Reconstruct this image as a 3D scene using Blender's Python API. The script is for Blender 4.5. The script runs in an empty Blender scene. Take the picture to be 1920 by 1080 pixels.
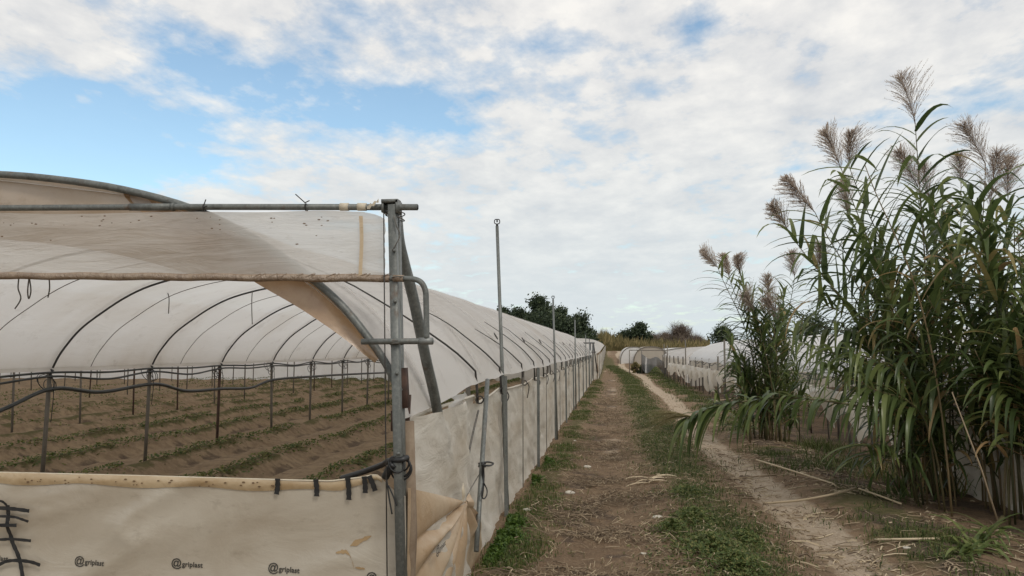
import bpy, math, random
import numpy as np
from mathutils import Vector, Matrix
random.seed(7); RNG = np.random.default_rng(11)
S = bpy.context.scene
COL = S.collection
R = math.radians
F, CX, CY = 1480.0, 960.0, 540.0
TH = math.atan(115/F); PS = math.atan(190/F*math.cos(TH))
CAM = Vector((0, 0, 1.6))
_f = Vector((-math.sin(PS)*math.cos(TH), math.cos(PS)*math.cos(TH), math.sin(TH)))
_r = Vector((math.cos(PS), math.sin(PS), 0)); _u = _r.cross(_f)
def ray(px, py): return _f + _r*((px-CX)/F) - _u*((py-CY)/F)
def at(px, py, X=None, Y=None, Z=None):
    d = ray(px, py)
    if X is not None: t = X/d.x
    elif Y is not None: t = Y/d.y
    else: t = (Z-1.6)/d.z
    return CAM + d*t

# ---------------------------------------------------------------- noise / terrain
def _h(ix, iy, s):
    n = (ix.astype(np.int64)*374761393 + iy.astype(np.int64)*668265263 + s*982451653) & 0x7fffffff
    n = ((n ^ (n >> 13))*1274126177) & 0x7fffffff
    n = (n ^ (n >> 16)) & 0xffff
    return n/65535.0
def vn(x, y, s=0):
    x = np.asarray(x, float); y = np.asarray(y, float)
    ix = np.floor(x); iy = np.floor(y); fx = x-ix; fy = y-iy
    fx = fx*fx*(3-2*fx); fy = fy*fy*(3-2*fy)
    a = _h(ix, iy, s); b = _h(ix+1, iy, s); c = _h(ix, iy+1, s); d = _h(ix+1, iy+1, s)
    return (a*(1-fx)+b*fx)*(1-fy)+(c*(1-fx)+d*fx)*fy
def fbm(x, y, o=4, s=0):
    r = 0; a = .5; t = 0
    for k in range(o):
        r = r + a*vn(np.asarray(x)*2**k, np.asarray(y)*2**k, s+k); t += a; a *= .5
    return r/t
def sst(a, b, x):
    t = np.clip((np.asarray(x, float)-a)/(b-a), 0, 1); return t*t*(3-2*t)
def gau(x, c, w): return np.exp(-((np.asarray(x, float)-c)/w)**2)
FX = -1.06                         # line of the left film fence
def xr(y): return 3.95-.03*(np.asarray(y, float)-11)    # line of the right fence
ROWS = [-1.95-1.48*k for k in range(26)]
def rowd(x):                       # distance to nearest crop row
    k = np.clip(np.round((-1.95-np.asarray(x, float))/1.48), 0, 25); return np.asarray(x, float)-(-1.95-1.48*k)
def trk(y): return -1.1*sst(42, 64, y)
def H(x, y):
    x = np.asarray(x, float); y = np.asarray(y, float)
    z = 1.4*sst(42, 97, y)+0.6*sst(97, 300, y)
    xx = x-trk(y)
    out = sst(-1.5, -1.0, x)
    rut = -.035*gau(xx, -.1, .33)-.045*gau(xx, 1.72, .32)+.03*gau(xx, .8, .35)+.03*gau(x, -.8, .2)
    rt = -.07*sst(2.3, 3.8, x)+.05*gau(x, 2.6, .4)
    bump = .05*(fbm(x*1.1, y*.9, 4, 3)-.5)+.035*(fbm(x*4, y*4, 4, 9)-.5)+.02*(fbm(x*13, y*13, 2, 19)-.5)
    d = rowd(x)
    wob = .1*(fbm(x*.2+5, y*.35, 3, 30)-.5)
    bed = .11*gau(d+wob, 0, .2)-.08*gau(d+wob, .36, .15)-.02+.09*(fbm(x*1.8, y*1.4, 4, 44)-.5)+.05*(fbm(x*6, y*5, 3, 46)-.5)
    far = 1-sst(60, 120, np.hypot(x, y))
    return z+(out*(rut+rt+bump)+(1-out)*(bed+bump*.9))*(.15+.85*far)
_TX = np.arange(-17, 6.5, .06); _TY = np.arange(3, 31, .06)
_T = H(*np.meshgrid(_TX, _TY, indexing='ij'))
def h(x, y):
    u = (x+17)/.06; v = (y-3)/.06
    if 0 <= u < len(_TX)-1.01 and 0 <= v < len(_TY)-1.01:
        i = int(u); j = int(v); u -= i; v -= j
        return float((_T[i, j]*(1-u)+_T[i+1, j]*u)*(1-v)+(_T[i, j+1]*(1-u)+_T[i+1, j+1]*u)*v)
    return float(H(x, y))

# ---------------------------------------------------------------- materials
def M(name):
    m = bpy.data.materials.new(name); m.use_nodes = True
    nt = m.node_tree; nt.nodes.clear()
    return m, nt
def nd(nt, t, **kw):
    n = nt.nodes.new(t)
    for k, v in kw.items():
        if k in n.inputs.keys():
            s = n.inputs[k]
            if isinstance(v, bpy.types.NodeSocket): nt.links.new(v, s)
            else: s.default_value = v
        else: setattr(n, k, v)
    return n
def lk(nt, a, b): nt.links.new(a, b)
def c4(c): return (c[0], c[1], c[2], 1)
def noise(nt, vec, scale, det=4, rough=.55, dist=0):
    n = nd(nt, 'ShaderNodeTexNoise', Scale=scale, Detail=det, Roughness=rough, Distortion=dist)
    if vec is not None: lk(nt, vec, n.inputs['Vector'])
    return n.outputs['Fac']
def ramp(nt, fac, stops):
    n = nd(nt, 'ShaderNodeValToRGB'); e = n.color_ramp.elements
    while len(e) < len(stops): e.new(.5)
    for i, (p, c) in enumerate(stops):
        e[i].position = p; e[i].color = c4(c) if hasattr(c, '__len__') else (c, c, c, 1)
    lk(nt, fac, n.inputs[0]); return n.outputs[0]
def mix(nt, fac, a, b, blend='MIX'):
    n = nd(nt, 'ShaderNodeMix', data_type='RGBA', blend_type=blend)
    for s, v in ((n.inputs[0], fac), (n.inputs[6], a), (n.inputs[7], b)):
        if isinstance(v, bpy.types.NodeSocket): lk(nt, v, s)
        else: s.default_value = c4(v) if hasattr(v, '__len__') else v
    return n.outputs[2]
def mth(nt, op, a, b=0., clamp=False):
    n = nd(nt, 'ShaderNodeMath', operation=op, use_clamp=clamp)
    for s, v in ((n.inputs[0], a), (n.inputs[1], b)):
        if isinstance(v, bpy.types.NodeSocket): lk(nt, v, s)
        else: s.default_value = v
    return n.outputs[0]
def coord(nt, scale=(1, 1, 1), kind='Object'):
    t = nd(nt, 'ShaderNodeTexCoord'); m = nd(nt, 'ShaderNodeMapping', Scale=scale)
    lk(nt, t.outputs[kind], m.inputs[0]); return m.outputs[0]
def bump(nt, hgt, st=.3, dist=.01):
    b = nd(nt, 'ShaderNodeBump', Strength=st, Distance=dist); lk(nt, hgt, b.inputs['Height']); return b.outputs[0]
def finish(nt, sh):
    o = nd(nt, 'ShaderNodeOutputMaterial'); lk(nt, sh, o.inputs[0])

def film(name, base, dirt, transl=.45, transp=.06, dsc=(1, 1, 1), lo=.45, hi=.75, bst=.35, bsc=(3, 3, 3), rough=.35):
    m, nt = M(name)
    v = coord(nt, dsc)
    n1 = noise(nt, v, 1.6, 6, .62, .4)
    n2 = noise(nt, coord(nt, (dsc[0]*6, dsc[1]*6, dsc[2]*6)), 2.2, 5, .7)
    f = ramp(nt, n1, [(lo, 0), (hi, 1)])
    col = mix(nt, f, base, dirt)
    sp = ramp(nt, n2, [(.58, 0), (.75, .5)])
    col = mix(nt, sp, col, [c*.75 for c in dirt])
    w = noise(nt, coord(nt, bsc), 2.5, 6, .6, .8)
    nm = bump(nt, w, bst, .03)
    d = nd(nt, 'ShaderNodeBsdfDiffuse', Color=col, Normal=nm)
    t = nd(nt, 'ShaderNodeBsdfTranslucent', Color=col, Normal=nm)
    g = nd(nt, 'ShaderNodeBsdfGlossy', Roughness=rough, Normal=nm); g.inputs['Color'].default_value = (1, 1, 1, 1)
    a = nd(nt, 'ShaderNodeMixShader', Fac=transl); lk(nt, d.outputs[0], a.inputs[1]); lk(nt, t.outputs[0], a.inputs[2])
    b = nd(nt, 'ShaderNodeMixShader', Fac=.08); lk(nt, a.outputs[0], b.inputs[1]); lk(nt, g.outputs[0], b.inputs[2])
    x = nd(nt, 'ShaderNodeBsdfTransparent')
    e = nd(nt, 'ShaderNodeMixShader', Fac=transp); lk(nt, b.outputs[0], e.inputs[1]); lk(nt, x.outputs[0], e.inputs[2])
    finish(nt, e.outputs[0]); return m
def solid(name, a, b, scale=8, rough=.6, metal=0, bst=.2, st=(1, 1, 1), spec=.5):
    m, nt = M(name)
    n = noise(nt, coord(nt, st), scale, 6, .65)
    c = mix(nt, ramp(nt, n, [(.35, 0), (.7, 1)]), a, b)
    p = nd(nt, 'ShaderNodeBsdfPrincipled', **{'Base Color': c, 'Roughness': rough, 'Metallic': metal, 'Specular IOR Level': spec})
    lk(nt, bump(nt, n, bst, .005), p.inputs['Normal'])
    finish(nt, p.outputs[0]); return m
def galv(name, a, b):
    m, nt = M(name)
    n = noise(nt, coord(nt, (1, 1, .3)), 14, 6, .65); n2 = noise(nt, coord(nt, (1, 1, .6)), 9, 7, .7); n3 = noise(nt, coord(nt), 55, 4, .7)
    c = mix(nt, ramp(nt, n, [(.35, 0), (.7, 1)]), a, b)
    c = mix(nt, ramp(nt, n3, [(.45, 0), (.7, .45)]), c, (.28, .28, .26))
    ru = ramp(nt, n2, [(.58, 0), (.7, .75)])
    c = mix(nt, ru, c, (.13, .075, .04))
    p = nd(nt, 'ShaderNodeBsdfPrincipled', **{'Base Color': c, 'Roughness': mth(nt, 'ADD', mth(nt, 'MULTIPLY', ru, .3), .48), 'Metallic': .25, 'Normal': bump(nt, n3, .2, .003)})
    finish(nt, p.outputs[0]); return m
def leafmat(name, stops, transl=.3, rough=.45):
    m, nt = M(name)
    at_ = nd(nt, 'ShaderNodeAttribute', attribute_name='v')
    n = noise(nt, coord(nt, (1, 1, 1)), 3, 3)
    f = mth(nt, 'ADD', at_.outputs['Fac'], mth(nt, 'MULTIPLY', mth(nt, 'SUBTRACT', n, .5), .12))
    c = ramp(nt, f, stops)
    d = nd(nt, 'ShaderNodeBsdfPrincipled', **{'Base Color': c, 'Roughness': rough, 'Specular IOR Level': .35})
    t = nd(nt, 'ShaderNodeBsdfTranslucent', Color=c)
    a = nd(nt, 'ShaderNodeMixShader', Fac=transl); lk(nt, d.outputs[0], a.inputs[1]); lk(nt, t.outputs[0], a.inputs[2])
    finish(nt, a.outputs[0]); return m

MAT = {}
MAT['roof'] = film('roof film', (.88, .86, .83), (.68, .62, .54), .60, .08, (.25, .25, .25), .48, .85, .5, (1.6, .5, 1.6))
MAT['side'] = film('side film', (.76, .72, .64), (.50, .42, .31), .38, .06, (.8, .5, 1.2), .48, .8, .9, (2, 1, 2))
MAT['front'] = film('front film', (.60, .545, .45), (.43, .36, .27), .28, .02, (.7, .7, 1.2), .40, .72, .22, (1.2, 1.2, 2.0))
MAT['fan'] = film('gathered film', (.62, .50, .36), (.45, .28, .14), .3, .03, (2, 1.2, 1.5), .38, .8, .3, (4, 4, 4))
MAT['upper'] = film('upper film', (.80, .76, .70), (.46, .36, .25), .58, .20, (.45, .45, 2.2), .46, .78, .45, (.7, .7, 5))
MAT['gusset'] = film('gusset film', (.52, .43, .34), (.42, .29, .17), .42, .0, (.8, .8, .8), .4, .8, .2)
MAT['flap'] = film('flap film', (.50, .34, .20), (.34, .19, .09), .4, .0, (2.5, 2.5, 2.5), .35, .75, .2)
MAT['hem'] = film('hem film', (.62, .48, .30), (.42, .28, .14), .2, .0, (3, 3, 6), .4, .8, .3)
MAT['roll'] = film('rolled film', (.36, .27, .19), (.22, .15, .10), .05, .0, (8, 4, 4), .35, .75, .7, (14, 6, 10))
MAT['clear'] = film('thin film', (.86, .86, .85), (.76, .75, .72), .75, .15, (1, 1, 1), .45, .8, .3)
MAT['cream'] = solid('cream plastic', (.62, .56, .44), (.5, .43, .32), 20, .5)
MAT['strip'] = film('hoop shade film', (.62, .58, .54), (.52, .47, .42), .5, .68, (1, 1, 1), .45, .8, .2)  # greyer tone standing in for hoop shade on the roof film
MAT['white'] = film('bright film', (.88, .875, .865), (.78, .76, .73), .40, .02, (.3, .3, .3))
MAT['galv'] = galv('galvanised steel', (.165, .175, .165), (.085, .092, .085))
MAT['galvl'] = solid('pale galvanised steel', (.26, .27, .26), (.17, .175, .165), 14, .5, .35, .15, (1, 1, .3))
MAT['postm'] = solid('weathered post', (.17, .155, .13), (.10, .085, .07), 12, .75, .0, .2, (1, 1, .3))
MAT['rust'] = solid('rusty iron', (.09, .05, .035), (.045, .03, .025), 18, .85)
MAT['conc'] = solid('stained concrete', (.27, .21, .15), (.16, .11, .07), 9, .9, 0, .4)
MAT['hoop'] = solid('dark hoop pipe', (.06, .06, .06), (.035, .035, .036), 9, .5)
MAT['black'] = solid('black rubber', (.012, .013, .014), (.03, .03, .03), 30, .45)
MAT['hose'] = solid('black hose', (.018, .022, .024), (.04, .045, .045), 6, .4)
MAT['ink'] = solid('faded ink', (.035, .034, .03), (.09, .08, .065), 60, .7)
MAT['strap'] = solid('dark strap', (.03, .028, .026), (.07, .062, .055), 20, .8)
MAT['string'] = solid('grey string', (.16, .15, .13), (.08, .075, .07), 40, .9)
MAT['spot'] = solid('brown mud spot', (.12, .075, .04), (.2, .13, .07), 40, .9)
MAT['mudstain'] = solid('ochre mud stain', (.33, .22, .11), (.42, .30, .17), 30, .95)
MAT['reed'] = leafmat('reed leaf', [(0, (.045, .07, .025)), (.45, (.105, .145, .048)), (.8, (.21, .245, .085)), (.9, (.30, .25, .10)), (1, (.42, .28, .14))], .42, .3)
MAT['cane'] = leafmat('reed cane', [(0, (.05, .055, .022)), (.5, (.11, .095, .045)), (1, (.22, .16, .085))], .05, .5)
MAT['plume'] = leafmat('reed plume', [(0, (.22, .16, .125)), (.5, (.46, .37, .30)), (1, (.68, .61, .53))], .5, .8)
MAT['grass'] = leafmat('grass', [(0, (.04, .065, .018)), (.5, (.085, .115, .03)), (.85, (.15, .165, .055)), (1, (.32, .26, .13))], .35, .6)
MAT['weed'] = leafmat('weed leaf', [(0, (.04, .085, .014)), (.6, (.085, .15, .022)), (1, (.13, .19, .035))], .35, .5)
MAT['crop'] = leafmat('crop leaf', [(0, (.055, .09, .025)), (.6, (.12, .16, .045)), (1, (.25, .23, .085))], .35, .6)
MAT['straw'] = leafmat('straw', [(0, (.11, .08, .055)), (.5, (.28, .21, .135)), (1, (.58, .48, .33))], .05, .8)
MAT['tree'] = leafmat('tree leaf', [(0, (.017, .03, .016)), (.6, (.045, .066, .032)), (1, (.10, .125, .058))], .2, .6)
MAT['dryreed'] = leafmat('dry reed leaf', [(0, (.085, .082, .032)), (.5, (.20, .165, .072)), (1, (.34, .27, .13))], .25, .7)
MAT['twig'] = leafmat('brown twig', [(0, (.075, .056, .046)), (.5, (.15, .115, .088)), (1, (.24, .19, .14))], .1, .8)
MAT['bark'] = solid('bark', (.07, .055, .04), (.04, .03, .025), 6, .9)
MAT['net'] = film('dark shade net', (.045, .045, .045), (.02, .02, .02), .1, .22, (2, 2, 2))
MAT['stone'] = solid('pale stone', (.62, .58, .50), (.42, .38, .31), 15, .8)
MAT['cloth'] = film('hung film', (.80, .75, .66), (.60, .53, .42), .42, .03, (1, 1, 1), .45, .8, .4)

def ground_mat():
    m, nt = M('soil and track')
    A = lambda n: nd(nt, 'ShaderNodeAttribute', attribute_name=n).outputs['Fac']
    v = coord(nt)
    nA = noise(nt, v, 1.3, 6, .6); nB = noise(nt, v, 7, 6, .65); nC = noise(nt, v, 42, 5, .7); nD = noise(nt, v, 160, 3, .7)
    soil = mix(nt, ramp(nt, nA, [(.3, 0), (.7, 1)]), (.195, .130, .080), (.285, .20, .125))
    soil = mix(nt, ramp(nt, nB, [(.35, .0), (.75, .85)]), soil, (.115, .078, .054))
    soil = mix(nt, ramp(nt, nC, [(.5, 0), (.68, .6)]), soil, (.34, .25, .16))
    sand = mix(nt, ramp(nt, nB, [(.35, 0), (.7, 1)]), (.50, .41, .31), (.37, .285, .20))
    sand = mix(nt, ramp(nt, nC, [(.5, 0), (.7, .7)]), sand, (.20, .14, .09))
    grn = mix(nt, ramp(nt, nB, [(.35, 0), (.7, 1)]), (.08, .082, .032), (.15, .13, .062))
    grn = mix(nt, ramp(nt, nC, [(.45, 0), (.7, .7)]), grn, (.15, .11, .065))
    dark = mix(nt, ramp(nt, nC, [(.4, 0), (.65, 1)]), (.085, .062, .047), (.16, .118, .085))
    fld = mix(nt, ramp(nt, nA, [(.3, 0), (.7, 1)]), (.27, .195, .125), (.365, .275, .18))
    fld = mix(nt, ramp(nt, nB, [(.42, .0), (.72, .75)]), fld, (.15, .105, .072))
    c = soil
    def brk(a, k=.9):
        t = mth(nt, 'ADD', a, mth(nt, 'MULTIPLY', mth(nt, 'SUBTRACT', nB, .5), k))
        return ramp(nt, t, [(.38, 0), (.62, 1)])
    c = mix(nt, A('field'), c, fld)
    c = mix(nt, brk(A('sand')), c, sand)
    c = mix(nt, brk(A('green')), c, grn)
    c = mix(nt, mth(nt, 'MULTIPLY', brk(A('dark')), .8), c, dark)
    c = mix(nt, ramp(nt, nD, [(.62, 0), (.72, .5)]), c, (.34, .27, .19))
    hh = mth(nt, 'ADD', mth(nt, 'MULTIPLY', nC, .6), mth(nt, 'ADD', mth(nt, 'MULTIPLY', nD, .25), nB))
    p = nd(nt, 'ShaderNodeBsdfPrincipled', **{'Base Color': c, 'Roughness': .95, 'Specular IOR Level': .15, 'Normal': bump(nt, hh, .9, .035)})
    finish(nt, p.outputs[0]); return m
MAT['ground'] = ground_mat()

# ---------------------------------------------------------------- mesh builder
class MB:
    def __init__(s): s.v = []; s.f = []; s.a = []; s.cur = .5
    def add(s, vs, fs, a=None):
        n = len(s.v); s.v += [tuple(p) for p in vs]; s.f += [tuple(i+n for i in f) for f in fs]
        s.a += [s.cur if a is None else a]*len(vs); return s
    def tube(s, pts, r, n=8, cap=True, a=None):
        pts = [Vector(p) for p in pts]; L = len(pts)
        rs = r if hasattr(r, '__len__') else [r]*L
        up = None; vs = []
        for i, p in enumerate(pts):
            t = (pts[min(i+1, L-1)]-pts[max(i-1, 0)])
            t = t.normalized() if t.length > 1e-9 else Vector((0, 0, 1))
            if up is None: up = t.orthogonal().normalized()
            up = (up-t*up.dot(t)); up = up.normalized() if up.length > 1e-6 else t.orthogonal().normalized()
            w = t.cross(up)
            for k in range(n):
                q = 2*math.pi*k/n; vs.append(p+(up*math.cos(q)+w*math.sin(q))*rs[i])
        fs = [(i*n+k, i*n+(k+1) % n, (i+1)*n+(k+1) % n, (i+1)*n+k) for i in range(L-1) for k in range(n)]
        if cap: fs += [tuple(range(n-1, -1, -1)), tuple((L-1)*n+k for k in range(n))]
        return s.add(vs, fs, a)
    def bar(s, p, q, w, d, side=Vector((1, 0, 0)), bev=.12):     # square tube p->q with slightly chamfered edges
        p = Vector(p); q = Vector(q); t = (q-p).normalized()
        x = (side-t*side.dot(t)).normalized(); y = t.cross(x)
        b = bev
        prof = [(-1+b, -1), (1-b, -1), (1, -1+b), (1, 1-b), (1-b, 1), (-1+b, 1), (-1, 1-b), (-1, -1+b)]
        vs = [c+x*(u*w/2)+y*(v*d/2) for c in (p, q) for u, v in prof]
        fs = [(k, (k+1) % 8, 8+(k+1) % 8, 8+k) for k in range(8)]+[tuple(range(7, -1, -1)), tuple(range(8, 16))]
        return s.add(vs, fs)
    def grid(s, fn, nu, nv, a=None):
        vs = [fn(i/nu, j/nv) for i in range(nu+1) for j in range(nv+1)]
        fs = [(i*(nv+1)+j, (i+1)*(nv+1)+j, (i+1)*(nv+1)+j+1, i*(nv+1)+j+1) for i in range(nu) for j in range(nv)]
        return s.add(vs, fs, a)
    def ring(s, c, rad, r, ax=Vector((0, 1, 0)), n=14, sq=1.0, rot=0):
        ax = ax.normalized(); x = ax.orthogonal().normalized(); y = ax.cross(x)
        pts = [Vector(c)+x*math.cos(t+rot)*rad+y*math.sin(t+rot)*rad*sq for t in [2*math.pi*k/n for k in range(n+1)]]
        return s.tube(pts, r, 5)
    def build(s, name, mat, parent=None, smooth=True, org=None):
        me = bpy.data.meshes.new(name)
        V = np.array(s.v, float).reshape(-1, 3)
        root = parent
        if parent is not None:
            while root.parent is not None: root = root.parent
            o3 = Vector(root.location)
        elif org is not None: o3 = Vector(org)
        else: o3 = Vector(((V[:, 0].min()+V[:, 0].max())/2, (V[:, 1].min()+V[:, 1].max())/2, V[:, 2].min()))
        me.from_pydata((V-np.array(o3)).tolist(), [], s.f)
        at_ = me.attributes.new('v', 'FLOAT', 'POINT'); at_.data.foreach_set('value', np.array(s.a, np.float32))
        if smooth: me.shade_smooth()
        me.materials.append(mat)
        o = bpy.data.objects.new(name, me); COL.objects.link(o)
        if parent is not None: o.parent = parent
        else: o.location = o3
        return o
def tag(o, label=None, cat=None, group=None, kind=None):
    if label: o['label'] = label
    if cat: o['category'] = cat
    if group: o['group'] = group
    if kind: o['kind'] = kind
    return o
def thing(name, loc, label, cat, group=None):
    o = bpy.data.objects.new(name, None); COL.objects.link(o); o.location = loc; o.empty_display_size = .2
    return tag(o, label, cat, group)
def catmull(P, n=8):
    P = [Vector(p) for p in P]; out = []
    for i in range(len(P)-1):
        a = P[max(i-1, 0)]; b = P[i]; c = P[i+1]; d = P[min(i+2, len(P)-1)]
        for k in range(n):
            t = k/n; t2 = t*t; t3 = t2*t
            out.append(.5*((2*b)+(c-a)*t+(2*a-5*b+4*c-d)*t2+(3*b-a-3*c+d)*t3))
    out.append(P[-1]); return out
def U(a, b): return random.uniform(a, b)

# ---------------------------------------------------------------- ground
def build_ground():
    def seg(a, b, st): return list(np.arange(a, b, st))
    xs = [-900, -500, -300, -180, -120, -85, -65]+seg(-50, -16, .75)+seg(-16, -1.6, .13)+seg(-1.6, 5.6, .05)+seg(5.6, 12, .3)+seg(12, 40, 2)+[40, 55, 75, 110, 170, 300, 500, 900]
    ys = [-60, -30, -15, -8, -4, -1, 1, 2]+seg(3, 14, .055)+seg(14, 28, .12)+seg(28, 60, .4)+seg(60, 110, 1)+[110, 120, 140, 170, 210, 270, 350, 500, 800, 1500]
    xs = np.array(xs); ys = np.array(ys)
    X, Y = np.meshgrid(xs, ys, indexing='ij'); Z = H(X, Y)
    xx = X-trk(Y)
    nz = fbm(X*.9, Y*.7, 4, 60)-.5; nz2 = fbm(X*2.5, Y*2.5, 3, 80)-.5
    field = 1-sst(-1.45, -1.15, X)
    road = gau(xx, -.1, .75)*(1-field)
    sand = gau(xx, 1.72+.12*np.sin(Y*.3), .27)*1.15*(1-field)*(.62+.38*sst(4, 9, Y))+.55*gau(xx, -.05, .3)*sst(.1, .3, nz+.12)*(1-field)
    sand = np.clip(np.clip(sand+nz*.25, 0, 1)+.5*gau(xx, .3, 1.0)*sst(62, 80, Y), 0, 1)*(1-sst(118, 130, Y))
    green = (np.clip(.95*gau(xx, .82, .45)*sst(5, 14, Y)*(1-sst(60, 85, Y))+.75*gau(xx, .85, .42)*(1-sst(5, 14, Y))*sst(-.12, .12, nz), 0, 1)
             + .8*gau(X, 2.55, .5)*sst(-.2, .1, nz+.1*sst(8, 25, Y)) + .6*gau(X, -.78, .28))*(1-field)
    d = rowd(X); wob = .1*(fbm(X*.2+5, Y*.35, 3, 30)-.5)
    fg = field*(.75*gau(d+wob, .03, .17)*sst(-.25, .1, nz2+nz)+.35*sst(20, 50, np.hypot(X, Y)))
    green = np.clip(green+fg, 0, 1)
    green = np.maximum(green, sst(50, 90, np.abs(X))*.8); green = np.maximum(green, sst(122, 140, Y)*.9)
    dark = np.clip(field*.8*gau(d+wob, .34, .13)*sst(-.15, .12, nz2), 0, 1)+(1-field)*.75*gau(xx, -.25, .5)*sst(-.02, .2, nz2+nz*.8)*(1-sst(40, 60, Y))+(1-field)*.85*sst(2.05, 2.5, X)*sst(-.12, .12, nz2)*(1-sst(6, 20, X))
    nx, ny = X.shape
    I = np.arange(nx*ny).reshape(nx, ny)
    Q = np.stack([I[:-1, :-1], I[1:, :-1], I[1:, 1:], I[:-1, 1:]], -1).reshape(-1, 4)
    cx = xx.ravel()[Q].mean(1); cX = X.ravel()[Q].mean(1); cy = Y.ravel()[Q].mean(1)
    inY = (cy > -20) & (cy < 112)
    kind = np.zeros(len(Q), int)
    kind[(cX < -1.2) & (cX > -40) & (cy > 3.8) & (cy < 41.5)] = 3
    kind[(cx > -.75) & (cx < .42) & inY] = 1
    kind[(cx > 1.3) & (cx < 2.12) & inY] = 2
    P = np.stack([X.ravel(), Y.ravel(), Z.ravel()], 1)
    for k, nm, lb in ((0, 'ground', 'bare brown earth with patches of grass and straw'), (1, 'dirt_track', 'rutted brown dirt track beside the film fence'),
                      (2, 'sandy_path', 'pale sandy wheel rut right of the grass strip'), (3, 'field_soil', 'brown tilled soil in long beds under the greenhouse')):
        q = Q[kind == k]; used, inv = np.unique(q, return_inverse=True); q = inv.reshape(-1, 4)
        me = bpy.data.meshes.new(nm); me.from_pydata(P[used].tolist(), [], q.tolist())
        for an, arr in (('sand', sand), ('green', green), ('dark', dark), ('field', field)):
            a = me.attributes.new(an, 'FLOAT', 'POINT'); a.data.foreach_set('value', arr.ravel()[used].astype(np.float32))
        me.shade_smooth(); me.materials.append(MAT['ground'])
        o = bpy.data.objects.new(nm, me); COL.objects.link(o); tag(o, lb, nm.replace('_', ' '), kind='structure')
build_ground()

# ---------------------------------------------------------------- near greenhouse
YF = 3.9; SPAN = 5.44; EAVE = 1.385
_prof = [(0, 0), (.06, .12), (.145, .245), (.30, .43), (.487, .59), (.80, .80), (1.146, .965), (1.55, 1.08), (1.96, 1.15), (2.35, 1.19), (2.72, 1.2)]
_m = [(a, b, 0) for a, b in _prof]; _m = _m+[(SPAN-a, b, 0) for a, b, _ in reversed(_m[:-1])]
_pl = [_m[0]]
for q in range(len(_m)-1):
    a, b, c, d = (Vector(_m[max(0, q-1)]), Vector(_m[q]), Vector(_m[q+1]), Vector(_m[min(len(_m)-1, q+2)]))
    for t in (.25, .5, .75, 1):
        p = .5*((2*b)+(c-a)*t+(2*a-5*b+4*c-d)*t*t+(3*b-a-3*c+d)*t**3); _pl.append((p.x, p.y, 0))
_PX = np.array([p[0] for p in _pl]); _PZ = np.array([p[1] for p in _pl])
def prof(u, rise=1.0): return rise*float(np.interp(u, _PX, _PZ))      # u in metres from an eave, 0..SPAN
US = [float(v) for v in _PX]
HY = [4.48+2.02*k for k in range(19)]                     # hoops
def sag(y, u=1):
    k = ((y-4.48)/2.02) % 1
    return -.035*math.sin(math.pi*k)*min(1, u*2)
gh = thing('greenhouse', (-3.8, 3.9, 0), 'long white plastic greenhouse with an open front end, left of the dirt track', 'greenhouse')
def roof(mb, x0, y0, y1, step=.25, eave=EAVE, rise=1.0, base=lambda y: 0, sgn=-1, wob=1.0, lip=.02):
    ny = max(2, int((y1-y0)/step))
    def fn(i, j):
        y = y0+(y1-y0)*i; u = US[int(round(j*(len(US)-1)))]
        e = min(u, SPAN-u)
        w = float(fbm(y*.8, u*2.0, 3, 5)-.5)
        z = base(y)+eave+prof(u, rise)+sag(y, e)+wob*.035*w*min(1, e*3)
        x = x0+sgn*u
        if e == 0:
            z -= lip+wob*.05*float(fbm(y*1.3, 3.3 if u == 0 else 8.1, 3, 7))+(.09*(1-float(sst(4.5, 6.2, y))) if u == 0 else 0); x += (.03 if u == 0 else -.03)*(-sgn)
        return (x, y, z)
    return mb.grid(fn, ny, len(US)-1)
roof(MB(), FX-.04, YF+.03, 41.2, .2).build('roof_film', MAT['roof'], gh)
for k in range(1, 7):
    roof(MB(), FX-.04-SPAN*k, YF+.03, 41.2, 1.0).build('roof_film', MAT['roof'], gh)
def hoop(mb, x0, y, r, eave=EAVE, rise=1.0, off=.03, base=0, sgn=-1, n=8):
    pts = []
    for u in US:
        e = min(u, SPAN-u)
        pts.append((x0+sgn*(u+off*(1 if u < SPAN/2 else -1)*max(0, 1-e/1.2)), y, base+eave+prof(u, rise)-off*min(1, e*1.5)))
    return mb.tube(pts, r, n)
hoop(MB(), FX-.02, YF+.035, .0205, off=.0, n=10).build('front_hoop', MAT['galv'], gh)
for k, y in enumerate(HY):
    hoop(MB(), FX-.05, y, .0125, off=.045).build('hoop', MAT['hoop'], gh)
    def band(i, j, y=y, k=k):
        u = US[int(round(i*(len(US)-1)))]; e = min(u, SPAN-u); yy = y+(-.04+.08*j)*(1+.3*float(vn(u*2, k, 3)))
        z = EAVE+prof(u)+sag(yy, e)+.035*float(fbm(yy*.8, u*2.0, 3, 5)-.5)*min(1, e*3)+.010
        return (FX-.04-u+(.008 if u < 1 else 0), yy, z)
    MB().grid(band, len(US)-1, 4).build('hoop_shade_strip', MAT['strip'], gh)  # added strip, its grey colour paints the hoop's shadow band on the roof
for k, y in enumerate(HY[:12]):
    hoop(MB(), FX-.05, y+.72+.1*math.sin(k*2), .0045, off=.07, n=5).build('roof_wire', MAT['postm'], gh)
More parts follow.
